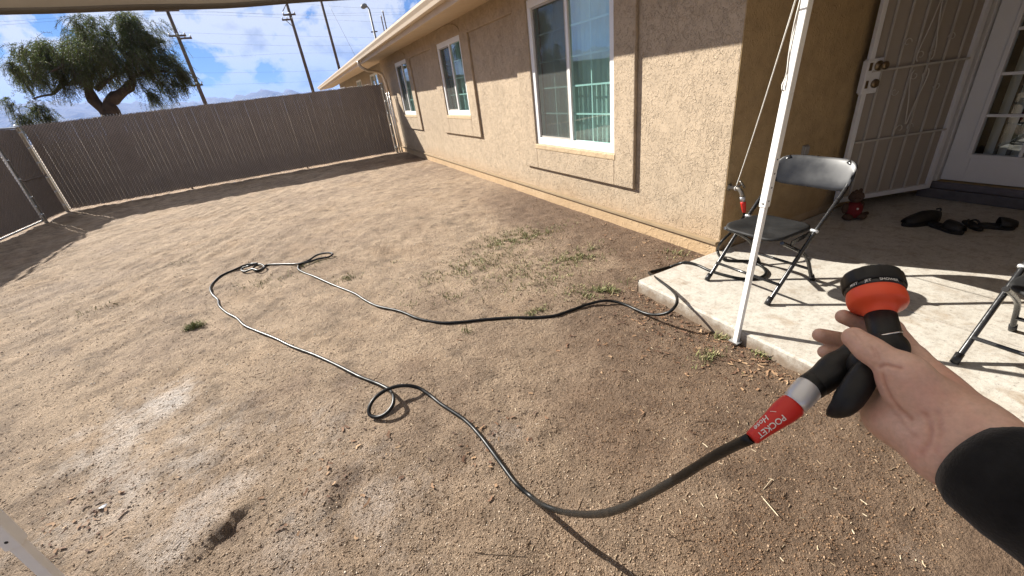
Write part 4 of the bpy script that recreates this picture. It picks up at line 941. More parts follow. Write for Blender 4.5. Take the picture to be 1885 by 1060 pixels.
for i in range(6000):
    c5 = sub[rng.integers(len(sub))] if i % 7 else (*clus[rng.choice(len(clus), p=wts)], 0.0); c = c5[:4]
    while True:
        a, b_, dz = rng.uniform(-1, 1, 3)
        if a * a + b_ * b_ + dz * dz < 1: break
    small = c[2] < 30 and c[1] > 180
    p = tpt(c[0] + a * c[2], c[1] + b_ * c[3], c5[4] * (.3 if small else 1) + dz * (c[2] / 35.0) * (0.9 if not small else .4))
    ang = rng.uniform(0, 2 * np.pi); outw = np.array([math.cos(ang), math.sin(ang), 0]) + tright * (c[0] - 190) / 150 * .7
    vdir = outw * rng.uniform(.25, .7) + np.array([0, 0, rng.uniform(-.2, .45) if b_ < -.2 else rng.uniform(-.9, .0)])
    L = rng.uniform(.25, .80) * (1.25 if rng.random() < .15 else 1); n = 14; q_ = p.copy(); st = L / n; pr = [q_.copy()]
    for k in range(n):
        vdir = vdir + np.array([0, 0, -.13]); vdir /= np.linalg.norm(vdir); q_ = q_ + vdir * st
        pr.append(q_.copy()); sdv = np.cross(vdir, rng.normal(size=3)); sdv /= np.linalg.norm(sdv)
        for sg in (1, -1):
            ld = vdir * .6 + sdv * sg; ld /= np.linalg.norm(ld); ln = rng.uniform(.04, .085); wn = np.cross(ld, rng.normal(size=3)); wn = wn / np.linalg.norm(wn) * .0085
            o = len(Vl); Vl += [q_, q_ + ld * ln * .5 + wn, q_ + ld * ln, q_ + ld * ln * .5 - wn]; Fl.append((o, o + 1, o + 2, o + 3))
    if i % 2 == 0: tw.tube(pr[::5] + [pr[-1]], .006, 3, caps=False)
m, nt, b = new_mat('feather_leaf'); ri = N(nt, 'ShaderNodeNewGeometry').outputs['Random Per Island']
nt.links.new(ramp(nt, ri, [(0, (.020, .030, .011)), (.5, (.045, .062, .022)), (1, (.095, .105, .040))]), b.inputs['Base Color']); b.inputs['Roughness'].default_value = .6
tl_ = N(nt, 'ShaderNodeBsdfTranslucent'); tl_.inputs[0].default_value = (.10, .13, .03, 1); mx = N(nt, 'ShaderNodeMixShader'); mx.inputs[0].default_value = .3
nt.links.new(b.outputs[0], mx.inputs[1]); nt.links.new(tl_.outputs[0], mx.inputs[2]); nt.links.new(mx.outputs[0], nt.nodes['Material Output'].inputs[0])
np_mesh('crown', np.array(Vl), np.array(Fl), m, parent=tree); tw.build('twigs', BARK, tree, kind='stuff')

# ------------------------------------------------------------------ poles and wires beyond the fence
POLE = simple('pole_wood', (0.10, 0.075, 0.06), 0.9, var=.3, scale=4); POLEG = simple('pole_steel', (0.20, 0.20, 0.20), 0.6, metal=.4)
def far_pt(u, v, dist):
    d = ray(u, v); return CAM + d * (dist / math.hypot(d[0], d[1]))
def upole(u, v, D, ztop, r, arms, label, steel=False, name='utility_pole'):
    p = far_pt(u, v, D); root = thing(name, (p[0], p[1], ZD - .12), label, 'utility pole')
    MB().tube([(p[0], p[1], ZD - .2), (p[0], p[1], ztop)], [r, r * .72], 10).build('pole', POLEG if steel else POLE, root)
    dv = np.array([p[0], p[1], 0]); dv /= np.linalg.norm(dv); rt = np.array([dv[1], -dv[0], 0]); P = lambda s, z, o=0: np.array([p[0], p[1], 0]) + rt * s - dv * o + np.array([0, 0, z])
    for (z, l0, l1) in arms:
        MB().obox(P((l0 + l1) / 2, z, r + .02), rt * (l1 - l0) / 2, dv * .05, (0, 0, .06)).build('cross_arm', POLE, root)
        for s in np.linspace(l0 + .06, l1 - .06, 3): MB().lathe(P(s, z + .06, r + .02), (0, 0, 1), [(0, .035), (.05, .05), (.10, .05), (.13, .025)], 8).build('insulator', GALV, root)
    return root, P
za = lambda u, v, D: far_pt(u, v, D)[2]
D1 = 44.0
p1, P1 = upole(380, 195, D1, za(305, 8, D1), .16, [(za(312, 20, D1), -.75, .75), (za(337, 66, D1), -.55, .55), (za(341, 71, D1), .0, .85), (za(363, 157, D1), -.45, .35)], 'leaning looking wooden utility pole just right of the tree')
D2 = 46.0
p2, P2 = upole(577, 170, D2, za(528, -8, D2), .16, [(za(542, 27, D2), -.55, .45), (za(541, 36, D2), -.75, .1)], 'wooden utility pole with short braced arms in the middle of the sky')
for z0, z1, s in ((za(531, 6, D2), za(541, 20, D2), -.7), (za(546, 50, D2), za(540, 36, D2), -.7)): MB().tube([P2(0, z0 if s else 0, .1), P2(s * .7, z1, .1)], .03, 6).build('brace', POLE, p2)
upole(625, 128, 48.0, za(597, -10, 48.), .15, [], 'plain wooden utility pole next to the roof edge')
lamp = far_pt(692, 72, 50.0); zl = za(684, 14, 50.)
lr = thing('street_lamp', (lamp[0], lamp[1], ZD - .12), 'dark street lamp with a round head above the roof edge', 'street lamp')
MB().tube([(lamp[0], lamp[1], ZD - .2), (lamp[0], lamp[1], zl - .1)], [.13, .09], 10).build('pole', POLEG, lr)
dv = np.array([lamp[0], lamp[1], 0]); dv /= np.linalg.norm(dv); rt = np.array([dv[1], -dv[0], 0]); lb = np.array([lamp[0], lamp[1], zl])
MB().tube(catmull([lb + (0, 0, -.3), lb + rt * -.05, lb - rt * .18 + np.array([0, 0, .16]), lb - rt * .42 + np.array([0, 0, .12])], .05), .07, 8).build('arm', POLEG, lr)
MB().lathe(lb - rt * .36 + np.array([0, 0, .20]), (-rt[0], -rt[1], -.35), [(-.25, .08), (-.1, .2), (.15, .22), (.32, .14), (.38, .05)], 14).build('lamp_head', POLEG, lr)
MB().obox(lb + np.array([0, 0, -2.0]), rt * .32, dv * .04, (0, 0, .05)).build('cross_arm', POLE, lr)
for i, (ua, va, ub, vb) in enumerate(((712, 55, 706, 22), (708, 60, 702, 31))):
    p = far_pt(ua, va, 60.0 + i * 3); rr = thing('pole', (p[0], p[1], ZD - .12), ('taller' if i == 0 else 'shorter') + ' of two thin dark poles behind the roof edge', 'pole')
    MB().tube([(p[0], p[1], ZD - .2), (p[0], p[1], far_pt(ub, vb, 60.0 + i * 3)[2])], .07, 8).build('shaft', POLE, rr); MB().lathe((p[0], p[1], far_pt(ub, vb, 60.0 + i * 3)[2]), (0, 0, 1), [(0, .09), (.12, .09), (.16, .04)], 8).build('cap', GALV, rr)
WR = simple('wire_black', (.03, .03, .035), .6)
wires = [((-60, 44), (300, 22), (540, 26), (800, 20), 45), ((-60, 30), (300, 18), (540, 28), (800, 26), 45.5), ((-60, 50), (312, 27), (536, 33), (760, 44), 46), ((200, 55), (337, 60), (540, 66), (720, 70), 45), ((200, 72), (345, 78), (540, 84), (720, 82), 45.3), ((200, 100), (350, 106), (540, 98), (720, 97), 45.8), ((250, 132), (363, 134), (560, 131), (700, 126), 46.2), ((250, 160), (365, 157), (570, 150), (650, 146), 46.5), ((300, -10), (420, -6), (620, 12), (800, 18), 47)]
WL = ['third', 'second', 'fourth', 'fifth', 'sixth', 'seventh', 'eighth', 'ninth', 'topmost first']
for i, (a, b_, c, d, D) in enumerate(wires):
    MB().tube(catmull([far_pt(*q_, D) for q_ in (a, b_, c, d)], 1.0), .0045, 5).build('power_line', WR, label=WL[i] + ' overhead power line from the top, counted beside the pole right of the tree', cat='power line', group='overhead power lines')
MB().tube([far_pt(601, 0, 48.0), far_pt(655, 105, 44.0)], .010, 5).build('guy_wire', WR, label='thin slanting guy wire beside the pole near the roof edge', cat='wire')

# ------------------------------------------------------------------ loose stuff on the dirt
def inside(x, y):
    return (x < WX - .03) & ~((x > SLX - .02) & (y < SLY + .01)) & (x > FX + .05) & (y < FY - .05)
def scatter_pts(n, near=1.0):
    """points over the yard, thicker towards the camera"""
    r = rng.uniform(.55, 1, n) if False else None
    d = .30 * (9.0 / .30) ** (rng.random(n) ** near); a = np.radians(rng.uniform(-42, 84, n)); x = d * np.sin(a); y = d * np.cos(a); k = inside(x, y); return x[k], y[k]
OCT = np.array([(1, 0, 0), (-1, 0, 0), (0, 1, 0), (0, -1, 0), (0, 0, 1), (0, 0, -1)], float); OF = np.array([(0, 2, 4), (2, 1, 4), (1, 3, 4), (3, 0, 4), (2, 0, 5), (1, 2, 5), (3, 1, 5), (0, 3, 5)])
def chips(n, smin, smax, near, flat, seedz=0, elong=1.0):
    x, y = scatter_pts(n, near); n = len(x); z = ground_h(x, y); s = smin * (smax / smin) ** (rng.random(n) ** 2.2)
    s = s * (0.62 + .14 * np.hypot(x, y)).clip(.7, 1.3)
    sc3 = np.stack([s * rng.uniform(.7, 1.3, n) * elong, s * rng.uniform(.6, 1.1, n), s * flat * rng.uniform(.6, 1.2, n)], -1)
    V = OCT[None] * sc3[:, None, :] * rng.uniform(.7, 1.25, (n, 6, 1))
    an = rng.uniform(0, 2 * np.pi, n); ca, sa = np.cos(an)[:, None], np.sin(an)[:, None]; tl1 = rng.normal(0, .25, (n, 1))
    vx = V[..., 0] * ca - V[..., 1] * sa; vy = V[..., 0] * sa + V[..., 1] * ca; vz = V[..., 2] + vx * tl1
    P = np.stack([vx + x[:, None], vy + y[:, None], vz + z[:, None] + sc3[:, 2:3] * .35], -1).reshape(-1, 3)
    F_ = (OF[None] + (np.arange(n) * 6)[:, None, None]).reshape(-1, 3); return P, F_
def chip_mat(name, stops):
    m, nt, b = new_mat(name); ri = N(nt, 'ShaderNodeNewGeometry').outputs['Random Per Island']
    aw = N(nt, 'ShaderNodeAttribute', attribute_name='wet').outputs['Fac']
    nt.links.new(mixc(nt, aw, ramp(nt, ri, stops), (.50, .36, .25), 'MULTIPLY'), b.inputs['Base Color']); b.inputs['Roughness'].default_value = .85; return m
P_, F_ = chips(200000, .0016, .0064, .82, .60)
gv = np_mesh('gravel', P_, F_, chip_mat('gravel_stone', [(0, (.15, .105, .07)), (.3, (.26, .19, .13)), (.65, (.38, .29, .20)), (.88, (.52, .43, .32)), (1, (.72, .66, .56))]), kind='stuff', label='fine loose gravel and grit over the dirt', cat='gravel')
at = gv.data.attributes.new('wet', 'FLOAT', 'POINT'); at.data.foreach_set('value', wetness(P_[:, 0], P_[:, 1]).astype(np.float32))
def strips(x, y, lmin, lmax, wmin, wmax, lift, curl):
    n = len(x); z = ground_h(x, y); L = rng.uniform(lmin, lmax, n) * rng.random(n) ** .6; W_ = rng.uniform(wmin, wmax, n); an = rng.uniform(0, 2 * np.pi, n)
    d = np.stack([np.cos(an), np.sin(an)], -1); pz = np.stack([-d[:, 1], d[:, 0]], -1); bend = rng.normal(0, curl, n); V = []
    for t in (-.5, 0, .5):
        cxy = np.stack([x, y], -1) + d * (L * t)[:, None] + pz * (bend * L * (0.25 - t * t))[:, None]
        zz_ = z + lift + np.abs(t) * L * rng.uniform(0, .16, n) * (lift > 0)
        for sg in (-1, 1): V.append(np.concatenate([cxy + pz * (W_ * sg * .5)[:, None], (zz_ + .0012 * sg)[:, None]], -1))
    V = np.stack(V, 1).reshape(-1, 3); o = (np.arange(n) * 6)[:, None]; F1 = np.array([[0, 1, 3, 2], [2, 3, 5, 4]])
    return V, (F1[None] + o[:, :, None]).reshape(-1, 4)
x, y = scatter_pts(10000, .85); V, F_ = strips(x, y, .006, .030, .0008, .0020, .002, .35)
x, y = scatter_pts(110, .85); V2, F2 = strips(x, y, .06, .22, .0010, .0020, .004, .6); V, F_ = np.concatenate([V, V2]), np.concatenate([F_, F2 + len(V)])
np_mesh('straw', V, F_, chip_mat('straw_stem', [(0, (.08, .05, .03)), (.4, (.22, .15, .09)), (.8, (.40, .31, .20)), (1, (.55, .46, .32))]), kind='stuff', label='bits of dry straw and twig scattered on the dirt', cat='straw')
pts = []
for (u, v, n, r) in [(1270, 590, 160, .22), (1330, 545, 60, .1), (1220, 560, 120, .16), (1440, 680, 190, .14), (1300, 620, 90, .16), (1180, 450, 150, .35), (1260, 470, 90, .2), (1120, 590, 60, .3), (1380, 640, 60, .12), (1180, 545, 60, .12), (1050, 410, 90, .4), (160, 955, 60, .12), (900, 800, 50, .15), (640, 870, 50, .15)]:
    c = at_z(u, v); pts.append(np.stack([c[0] + rng.normal(0, r, n), c[1] + rng.normal(0, r, n)], -1))
pts = np.concatenate(pts); k = inside(pts[:, 0], pts[:, 1]); pts = pts[k]
V, F_ = strips(pts[:, 0], pts[:, 1], .018, .045, .004, .011, .005, .8)
np_mesh('leaf_litter', V, F_, chip_mat('dead_leaf', [(0, (.06, .03, .018)), (.4, (.15, .075, .04)), (.8, (.26, .15, .08)), (1, (.42, .28, .16))]), kind='stuff', label='dead brown leaf litter along the slab edge and wall', cat='leaf litter')
def blades(pts, hmin, hmax, wd=.0022):
    n = len(pts); x, y = pts[:, 0], pts[:, 1]; z = ground_h(x, y); h = rng.uniform(hmin, hmax, n); an = rng.uniform(0, 2 * np.pi, n); ln = rng.uniform(.2, 1.1, n)
    d = np.stack([np.cos(an), np.sin(an)], -1); pz = np.stack([-d[:, 1], d[:, 0]], -1); V = []
    for t, w_ in ((0, 1.0), (.5, .8), (1, .1)):
        cxy = np.stack([x, y], -1) + d * (h * ln * t * t)[:, None]
        for sg in (-1, 1): V.append(np.concatenate([cxy + pz * (wd * w_ * sg), (z - .004 + h * t * (1 - .25 * t * ln))[:, None]], -1))
    V = np.stack(V, 1).reshape(-1, 3); o = (np.arange(n) * 6)[:, None]; F1 = np.array([[0, 1, 3, 2], [2, 3, 5, 4]]); return V, (F1[None] + o[:, :, None]).reshape(-1, 4)
def around(L_, cut=-.12):
    out = []
    for (u, v, n, rx, ry) in L_:
        c = at_z(u, v); q_ = np.stack([c[0] + rng.normal(0, rx, n), c[1] + rng.normal(0, ry, n)], -1)
        cl = fbm(q_[:, 0] * 9, q_[:, 1] * 9, 2, 99); out.append(q_[cl > cut])
    q_ = np.concatenate(out); return q_[inside(q_[:, 0], q_[:, 1])]
GRS = chip_mat('grass_blade', [(0, (.08, .10, .03)), (.4, (.16, .18, .06)), (.7, (.28, .26, .11)), (1, (.42, .36, .20))])
gpt = around([(930, 441, 1300, .20, .14), (985, 432, 700, .22, .08), (1065, 472, 900, .15, .09), (890, 480, 800, .28, .16), (840, 500, 450, .25, .12), (960, 500, 650, .3, .12), (1010, 515, 450, .2, .1), (1110, 535, 650, .10, .04), (1060, 537, 150, .1, .05), (985, 575, 160, .07, .03), (825, 550, 60, .06, .04), (640, 512, 160, .08, .05), (500, 515, 200, .2, .1), (575, 485, 120, .1, .05), (760, 560, 60, .08, .04), (180, 570, 90, .15, .08), (330, 485, 50, .06, .05), (1310, 655, 180, .06, .04), (860, 607, 40, .03, .03), (710, 485, 50, .1, .05), (1010, 360, 90, .1, .12), (1240, 470, 120, .06, .06)])
V, F_ = blades(gpt, .010, .042, .0030)
np_mesh('grass', V, F_, GRS, kind='stuff', label='sparse low green weeds and grass in patches on the dirt', cat='grass')
for (u, v, n, r, lab) in [(357, 603, 420, .045, 'small isolated green weed clump on bare dirt left of the hose'), (1408, 643, 520, .045, 'green grass clump against the slab just right of the tent leg'), (1340, 612, 300, .05, 'thin grass clump against the slab just left of the tent leg')]:
    q_ = around([(u, v, n, r * .7, r * .5)], -9); V, F_ = blades(q_, .012, .055, .0030); c = at_z(u, v); np_mesh('grass_clump', V, F_, GRS, label=lab, cat='grass clump', group='grass clumps')
wp = at_z(190, 936); m_ = MB(); zz0 = float(ground_h(wp[0], wp[1])); vs = [(wp[0] + .028 * math.cos(a) * (.6 + .2 * math.sin(3 * a)), wp[1] + .008 * math.sin(a), zz0 + .004 + .004 * math.sin(2 * a)) for a in np.linspace(0, 6.283, 14, endpoint=False)]
vs += [(v[0], v[1], v[2] + .004) for v in vs]; n = 14; m_.add(vs, [tuple(range(n))[::-1], tuple(range(n, 2 * n))] + [(k, (k + 1) % n, n + (k + 1) % n, n + k) for k in range(n)]); m_.build('paper_scrap', simple('scrap_white', (.8, .8, .8), .6), label='small white scrap lying on the dirt at lower left', cat='scrap')
# ------------------------------------------------------------------ hand, nozzle
def sdf_mesh(prims, vox, pad=.012):
    """smooth union of round cones / ellipsoids -> closed quad mesh (surface nets)"""
    lo = np.min([p['lo'] for p in prims], 0) - pad; hi = np.max([p['hi'] for p in prims], 0) + pad
    n = np.ceil((hi - lo) / vox).astype(int) + 1
    D = np.full(n, 1.0, np.float32)
    for p in prims:
        m = .022; i0 = np.maximum(0, np.floor((p['lo'] - m - lo) / vox).astype(int)); i1 = np.minimum(n, np.ceil((p['hi'] + m - lo) / vox).astype(int) + 1)
        ax = [lo[k] + vox * np.arange(i0[k], i1[k]) for k in range(3)]
        G = np.stack(np.meshgrid(*ax, indexing='ij'), -1); d = p['f'](G).astype(np.float32); k = p['k']
        sl_ = tuple(slice(i0[q], i1[q]) for q in range(3)); o = D[sl_]
        if p.get('sub'):
            h = np.clip(.5 - .5 * (o + d) / k, 0, 1); D[sl_] = o + (-d - o) * h + k * h * (1 - h)
        else:
            h = np.clip(.5 + .5 * (o - d) / k, 0, 1); D[sl_] = o + (d - o) * h - k * h * (1 - h)
    ins = D < 0; c = np.zeros(np.array(n) - 1, np.int8)
    for a in (0, 1):
        for b_ in (0, 1):
            for e in (0, 1): c += ins[a:n[0] - 1 + a, b_:n[1] - 1 + b_, e:n[2] - 1 + e]
    act = (c > 0) & (c < 8); ids = np.full(act.shape, -1); I = np.argwhere(act); ids[act] = np.arange(len(I))
    acc = np.zeros((len(I), 3)); cnt = np.zeros(len(I)); offs = [(a, b_, e) for a in (0, 1) for b_ in (0, 1) for e in (0, 1)]
    for A_ in offs:
        for q in range(3):
            if A_[q]: continue
            B_ = list(A_); B_[q] = 1; va = D[tuple((I + A_).T)]; vb = D[tuple((I + B_).T)]; x_ = (va < 0) != (vb < 0); t = np.where(x_, va / np.where(x_, va - vb, 1), 0)
            P = I + np.array(A_, float); P[:, q] = P[:, q] + t; acc[x_] += P[x_]; cnt[x_] += 1
    V = lo + vox * acc / cnt[:, None]; F_ = []
    for q in range(3):
        u, v = [(1, 2), (2, 0), (0, 1)][q]; E0 = np.argwhere(np.take(ins, range(n[q] - 1), q) != np.take(ins, range(1, n[q]), q))
        E0 = E0[(E0[:, u] > 0) & (E0[:, v] > 0) & (E0[:, u] < n[u] - 1) & (E0[:, v] < n[v] - 1)]
        s0 = ins[tuple(E0.T)]; g_ = lambda du, dv: ids[tuple((E0 - np.eye(3, dtype=int)[u] * du - np.eye(3, dtype=int)[v] * dv).T)]
        Q = np.stack([g_(1, 1), g_(0, 1), g_(0, 0), g_(1, 0)], -1); Q[~s0] = Q[~s0][:, ::-1]; F_.append(Q)
    return V, np.concatenate(F_)
def cone(a, b_, ra, rb, k=.006, sub=False):
    a, b_ = np.asarray(a, float), np.asarray(b_, float); ba = b_ - a; l2 = ba @ ba
    def f(G):
        t = np.clip(((G - a) @ ba) / l2, 0, 1); return np.linalg.norm(G - a - t[..., None] * ba, axis=-1) - (ra + (rb - ra) * t)
    r = max(ra, rb); return dict(f=f, k=k, lo=np.minimum(a, b_) - r, hi=np.maximum(a, b_) + r, sub=sub)
def ell(c, ax, k=.008, sub=False):
    c = np.asarray(c, float); A_ = np.asarray(ax, float); R_ = np.linalg.norm(A_, axis=1); u0 = A_[0] / R_[0]
    u1 = A_[1] - u0 * (A_[1] @ u0); u1 = u1 / np.linalg.norm(u1); U_ = np.array([u0, u1, np.cross(u0, u1)])
    def f(G):
        q = (G - c) @ U_.T; k0 = np.linalg.norm(q / R_, axis=-1); k1 = np.linalg.norm(q / R_**2, axis=-1) + 1e-9; return k0 * (k0 - 1) / k1
    r = R_.max(); return dict(f=f, k=k, lo=c - r, hi=c + r, sub=sub)
def unit(v): v = np.asarray(v, float); return v / np.linalg.norm(v)
VR = unit(ray(1640, 700)); IR = unit(RC[0] - VR * (RC[0] @ VR)); ID = np.cross(VR, IR)   # view ray, image right, image down at the hand

# --- nozzle (turret head, neck, pistol grip, squeeze lever)
N0, N1 = at_d(1636, 642, .545), at_d(1604, 515, .582); NA = unit(N1 - N0); NL = np.linalg.norm(N1 - N0)
BLKR = simple('black_rubber', (0.007, 0.007, 0.0075), 0.46, var=.2, scale=40, bs=.12, bscale=400, spec=.35)
ORANGE = simple('orange_red_plastic', (0.74, 0.075, 0.022), 0.42, var=.05, scale=10)
CHROME = simple('wire_chrome', (0.7, 0.7, 0.7), 0.2, metal=1.0, var=.05); PRINT = simple('white_print', (.70, .68, .66), .6, var=.05)
pxm = lambda u0, u1, v, d_: np.linalg.norm(at_d(u1, v, d_) - at_d(u0, v, d_))
rD = pxm(1543, 1665, 520, .57) / 2; rN = pxm(1586, 1650, 610, .55) / 2 * .98
noz = thing('spray_nozzle', tuple(N0), 'black and orange red pistol spray nozzle held in the hand', 'nozzle')
MB().lathe(N0, NA, [(-.012, rN * .80), (-.010, rN * .93), (.000, rN * .96), (.001, rN), (NL * .455, rN * 1.04), (NL * .46, rN * .98)], 40).build('neck', BLKR, noz)
bell = [(NL * .45, rN * .99), (NL * .475, rN * 1.03), (NL * .505, rN * 1.12), (NL * .535, rN * 1.28), (NL * .56, rN * 1.45), (NL * .59, rD * .885), (NL * .62, rD * .935), (NL * .66, rD * .958), (NL * .72, rD * .955), (NL * .77, rD * .93), (NL * .79, rD * .90)]
MB().lathe(N0, NA, bell, 48).build('head_shell', ORANGE, noz)
MB().lathe(N0, NA, [(NL * .775, rD * .90), (NL * .78, rD * .945), (NL * .84, rD * .965), (NL * .842, rD * .90)], 48).build('setting_ring', simple('setting_black', (.014, .014, .015), .25), noz)
dl_ = MB(); pr = [(NL * .835, .93), (NL * .84, 1.0), (NL * .86, 1.02), (NL * 1.0, 1.015), (NL * 1.03, .985), (NL * 1.04, .90), (NL * 1.03, .55), (NL * 1.03, .05)]; n = 72; vs = []
a_ = unit(np.cross(NA, (0, 0, 1.))); b2 = np.cross(NA, a_)
for t, r in pr:
    for k in range(n):
        an = 2 * math.pi * k / n; gr = 1 - (.022 if (k % 9) < 2 and .95 < r else 0); vs.append(N0 + NA * t + rD * r * gr * (math.cos(an) * a_ + math.sin(an) * b2))
dl_.add(vs, [(i * n + k, i * n + (k + 1) % n, (i + 1) * n + (k + 1) % n, (i + 1) * n + k) for i in range(len(pr) - 1) for k in range(n)] + [tuple(range(n))[::-1], tuple(range((len(pr) - 1) * n, len(pr) * n))], True)
dl_.build('dial', BLKR, noz)
def wrap_text(body, name, mat, parent, c0, axis, r_of, t0, ang_dir, size, along_axis, shear=0.0, lift=.0004):
    """lettering lying on a cone: along_axis -> reads along the axis, else around it"""
    cu = bpy.data.curves.new(name, 'FONT'); cu.body = body; cu.size = size; cu.align_x = 'CENTER'; cu.align_y = 'CENTER'; cu.shear = shear; cu.resolution_u = 3; cu.offset = size * .012
    ob_ = bpy.data.objects.new('tmp_text', cu); COL.objects.link(ob_); dg = bpy.context.evaluated_depsgraph_get(); me = bpy.data.meshes.new_from_object(ob_.evaluated_get(dg)); bpy.data.objects.remove(ob_)
    import bmesh
    bm = bmesh.new(); bm.from_mesh(me); bmesh.ops.triangulate(bm, faces=bm.faces); bmesh.ops.subdivide_edges(bm, edges=[e for e in bm.edges if e.calc_length() > size * .25], cuts=2, use_grid_fill=False); bm.to_mesh(me); bm.free()
    axis = unit(axis); e1 = unit(ang_dir - axis * (ang_dir @ axis)); e2 = np.cross(axis, e1)
    for v in me.vertices:
        x, y = v.co.x, v.co.y; t, s = (t0 + x, y) if along_axis else (t0 + y, x)
        r = r_of(t) + lift; an = s / r * (1 if not along_axis else -1); v.co = c0 + axis * t + r * (math.cos(an) * e1 + math.sin(an) * e2)
    me.materials.clear(); return link(name, me, mat, parent)
toC = -VR
ringr = lambda t: rD * .962
for txt, (u, v) in (('MIST', (1560, 534)), ('JET', (1597, 519)), ('SHOWER', (1652, 522))):
    q = at_d(u, v, .545) - N0; wrap_text(txt, 'setting_print', PRINT, noz, N0, NA, ringr, NL * .81, q, rD * .15, False)
# grip, lever
g0, g1, g2, g3 = at_d(1632, 640, .548), at_d(1580, 648, .552), at_d(1536, 682, .545), at_d(1489, 714, .535)
def sizep(px_, d_): return px_ / 2 / 1030.0 * d_
V, F_ = sdf_mesh([cone(g0, g1, .0175, sizep(44, .55), .01), cone(g1, at_d(1545, 672, .547), sizep(42, .55), sizep(46, .547), .008), cone(at_d(1545, 672, .547), g2, sizep(46, .547), sizep(54, .545), .008), cone(g2, at_d(1507, 703, .54), sizep(54, .545), sizep(53, .54), .006)], .0012)
np_mesh('grip', V, F_, BLKR, parent=noz, smooth=True)
MB().lathe(at_d(1513, 698, .541), unit(g3 - g2), [(0, sizep(50, .54)), (np.linalg.norm(g3 - at_d(1513, 698, .541)) * .8, sizep(52, .54)), (np.linalg.norm(g3 - at_d(1513, 698, .541)), sizep(49, .54))], 32).build('grip_end', BLKR, noz)
lv = [(1640, 648, .538), (1614, 666, .530), (1592, 690, .524), (1571, 722, .521), (1551, 748, .522), (1537, 757, .524)]; lw = [34, 40, 45, 48, 47, 38]
L_ = [at_d(*q) for q in lv]
LC = catmull(L_ + [at_d(1522, 764, .526)], .0022); nl = len(LC); lr_ = np.interp(np.linspace(0, 5.6, nl), range(7), [sizep(q, .52) for q in lw] + [sizep(30, .52)])
for i in range(8): lr_[nl - 1 - i] *= math.sqrt(max(.02, 1 - (1 - i / 8) ** 2))
MB().tube(LC, list(lr_), 28).build('squeeze_lever', BLKR, noz)
web = [at_d(1606, 650, .540), at_d(1575, 676, .538), at_d(1588, 668, .534)]
V, F_ = sdf_mesh([cone(web[0], web[1], .012, .0085, .006), cone(web[0], web[2], .012, .011, .006)], .0012)
np_mesh('lever_pivot', V, F_, BLKR, parent=noz, smooth=True)
wc = N0 + NA * .013; wp_ = []
for an in np.linspace(-1.25, 1.25, 16):
    e1 = unit(toC - NA * (toC @ NA)); e2 = np.cross(NA, e1); wp_.append(wc + rN * 1.05 * (math.cos(an) * e1 + math.sin(an) * e2) - NA * .004 * math.cos(an * 1.2) + NA * (.004 if True else 0) * an * .5)
MB().tube(wp_, .0009, 8).build('wire_clip', CHROME, noz)
# hose end fittings (belong to the hose)
s0, s1, h1 = at_d(1489, 714, .535), at_d(1461, 744, .5285), at_d(1383, 807, .514)
sa = unit(s1 - s0); sl_ = np.linalg.norm(s1 - s0)
MB().lathe(s0 - sa * .004, sa, [(0, sizep(46, .53)), (.002, sizep(49, .53)), (sl_ * .55, sizep(51, .53)), (sl_ * .9, sizep(49, .53)), (sl_ + .003, sizep(45, .53)), (sl_ + .005, sizep(38, .53))], 40).build('silver_coupling', SILV, hose)
tb0 = s0 + unit(-ID * .8 - IR * .4) * sizep(50, .53) * .95 + sa * .006
MB().obox(tb0 + sa * .004, sa * .0075, unit(np.cross(sa, unit(-ID * .8 - IR * .4))) * .004, unit(-ID * .8 - IR * .4) * .0016).build('release_tab', SILV, hose, bevel=.001)
ra = unit(h1 - s1); rl = np.linalg.norm(h1 - s1)
rsl = lambda t: np.interp(t / rl, [0, .05, .25, .5, .8, .97, 1.0], [sizep(46, .525), sizep(49, .525), sizep(47, .525), sizep(39, .52), sizep(31, .517), sizep(28.5, .515), sizep(25, .515)])
MB().lathe(s1, ra, [(rl * t, rsl(rl * t)) for t in (0, .05, .15, .25, .37, .5, .65, .8, .97, 1.0)], 40).build('red_sleeve', RED, hose)
fc = toC - ra * (toC @ ra); sidev = np.cross(ra, unit(fc))          # text faces the camera, upper letters toward the lower right
dn = unit((ID + IR) - ra * ((ID + IR) @ ra)); sg = 1
wrap_text('POCKET', 'sleeve_print', PRINT, hose, s1, ra, rsl, rl * .62, unit(fc) * .90 + dn * .34, rl * .150, True)
wrap_text('Hose', 'sleeve_print', PRINT, hose, s1, ra, rsl, rl * .68, unit(fc) * .80 - dn * .55, rl * .150, True, .35)
wrap_text('/', 'sleeve_print', PRINT, hose, s1, ra, rsl, rl * .44, unit(fc) * .80 - dn * .50, rl * .12, True, -.9)

# --- right hand and forearm, one surface
P = lambda u, v, d_: at_d(u, v, d_)
W = P(1768, 812, .512); FA = P(1905, 908, .500)
prims = []
def chain(L, R, k):
    for i in range(len(L) - 1): prims.append(cone(L[i], L[i + 1], R[i], R[i + 1], k))
# forearm and wrist: oval section from two parallel cones
sdw = unit(np.cross(unit(FA - W), VR)); sdw = sdw if sdw @ ID > 0 else -sdw
for s_ in (-1, 1): prims.append(cone(W + sdw * s_ * .012, FA + sdw * s_ * .010, .0225, .028, .012))
IM, MM, RM, PM = P(1678, 660, .566), P(1668, 694, .576), P(1656, 728, .576), P(1645, 760, .568)
for j, (q, r) in enumerate(((IM, .0135), (MM, .0145), (RM, .0140), (PM, .0130))):
    wst = W + sdw * (-.017 + .0125 * j) + VR * .002; prims.append(cone(wst, q, .0185, r, .016))
prims.append(ell(P(1700, 752, .538), [unit(IM - W) * .040, sdw * .030, VR * .020], .014))
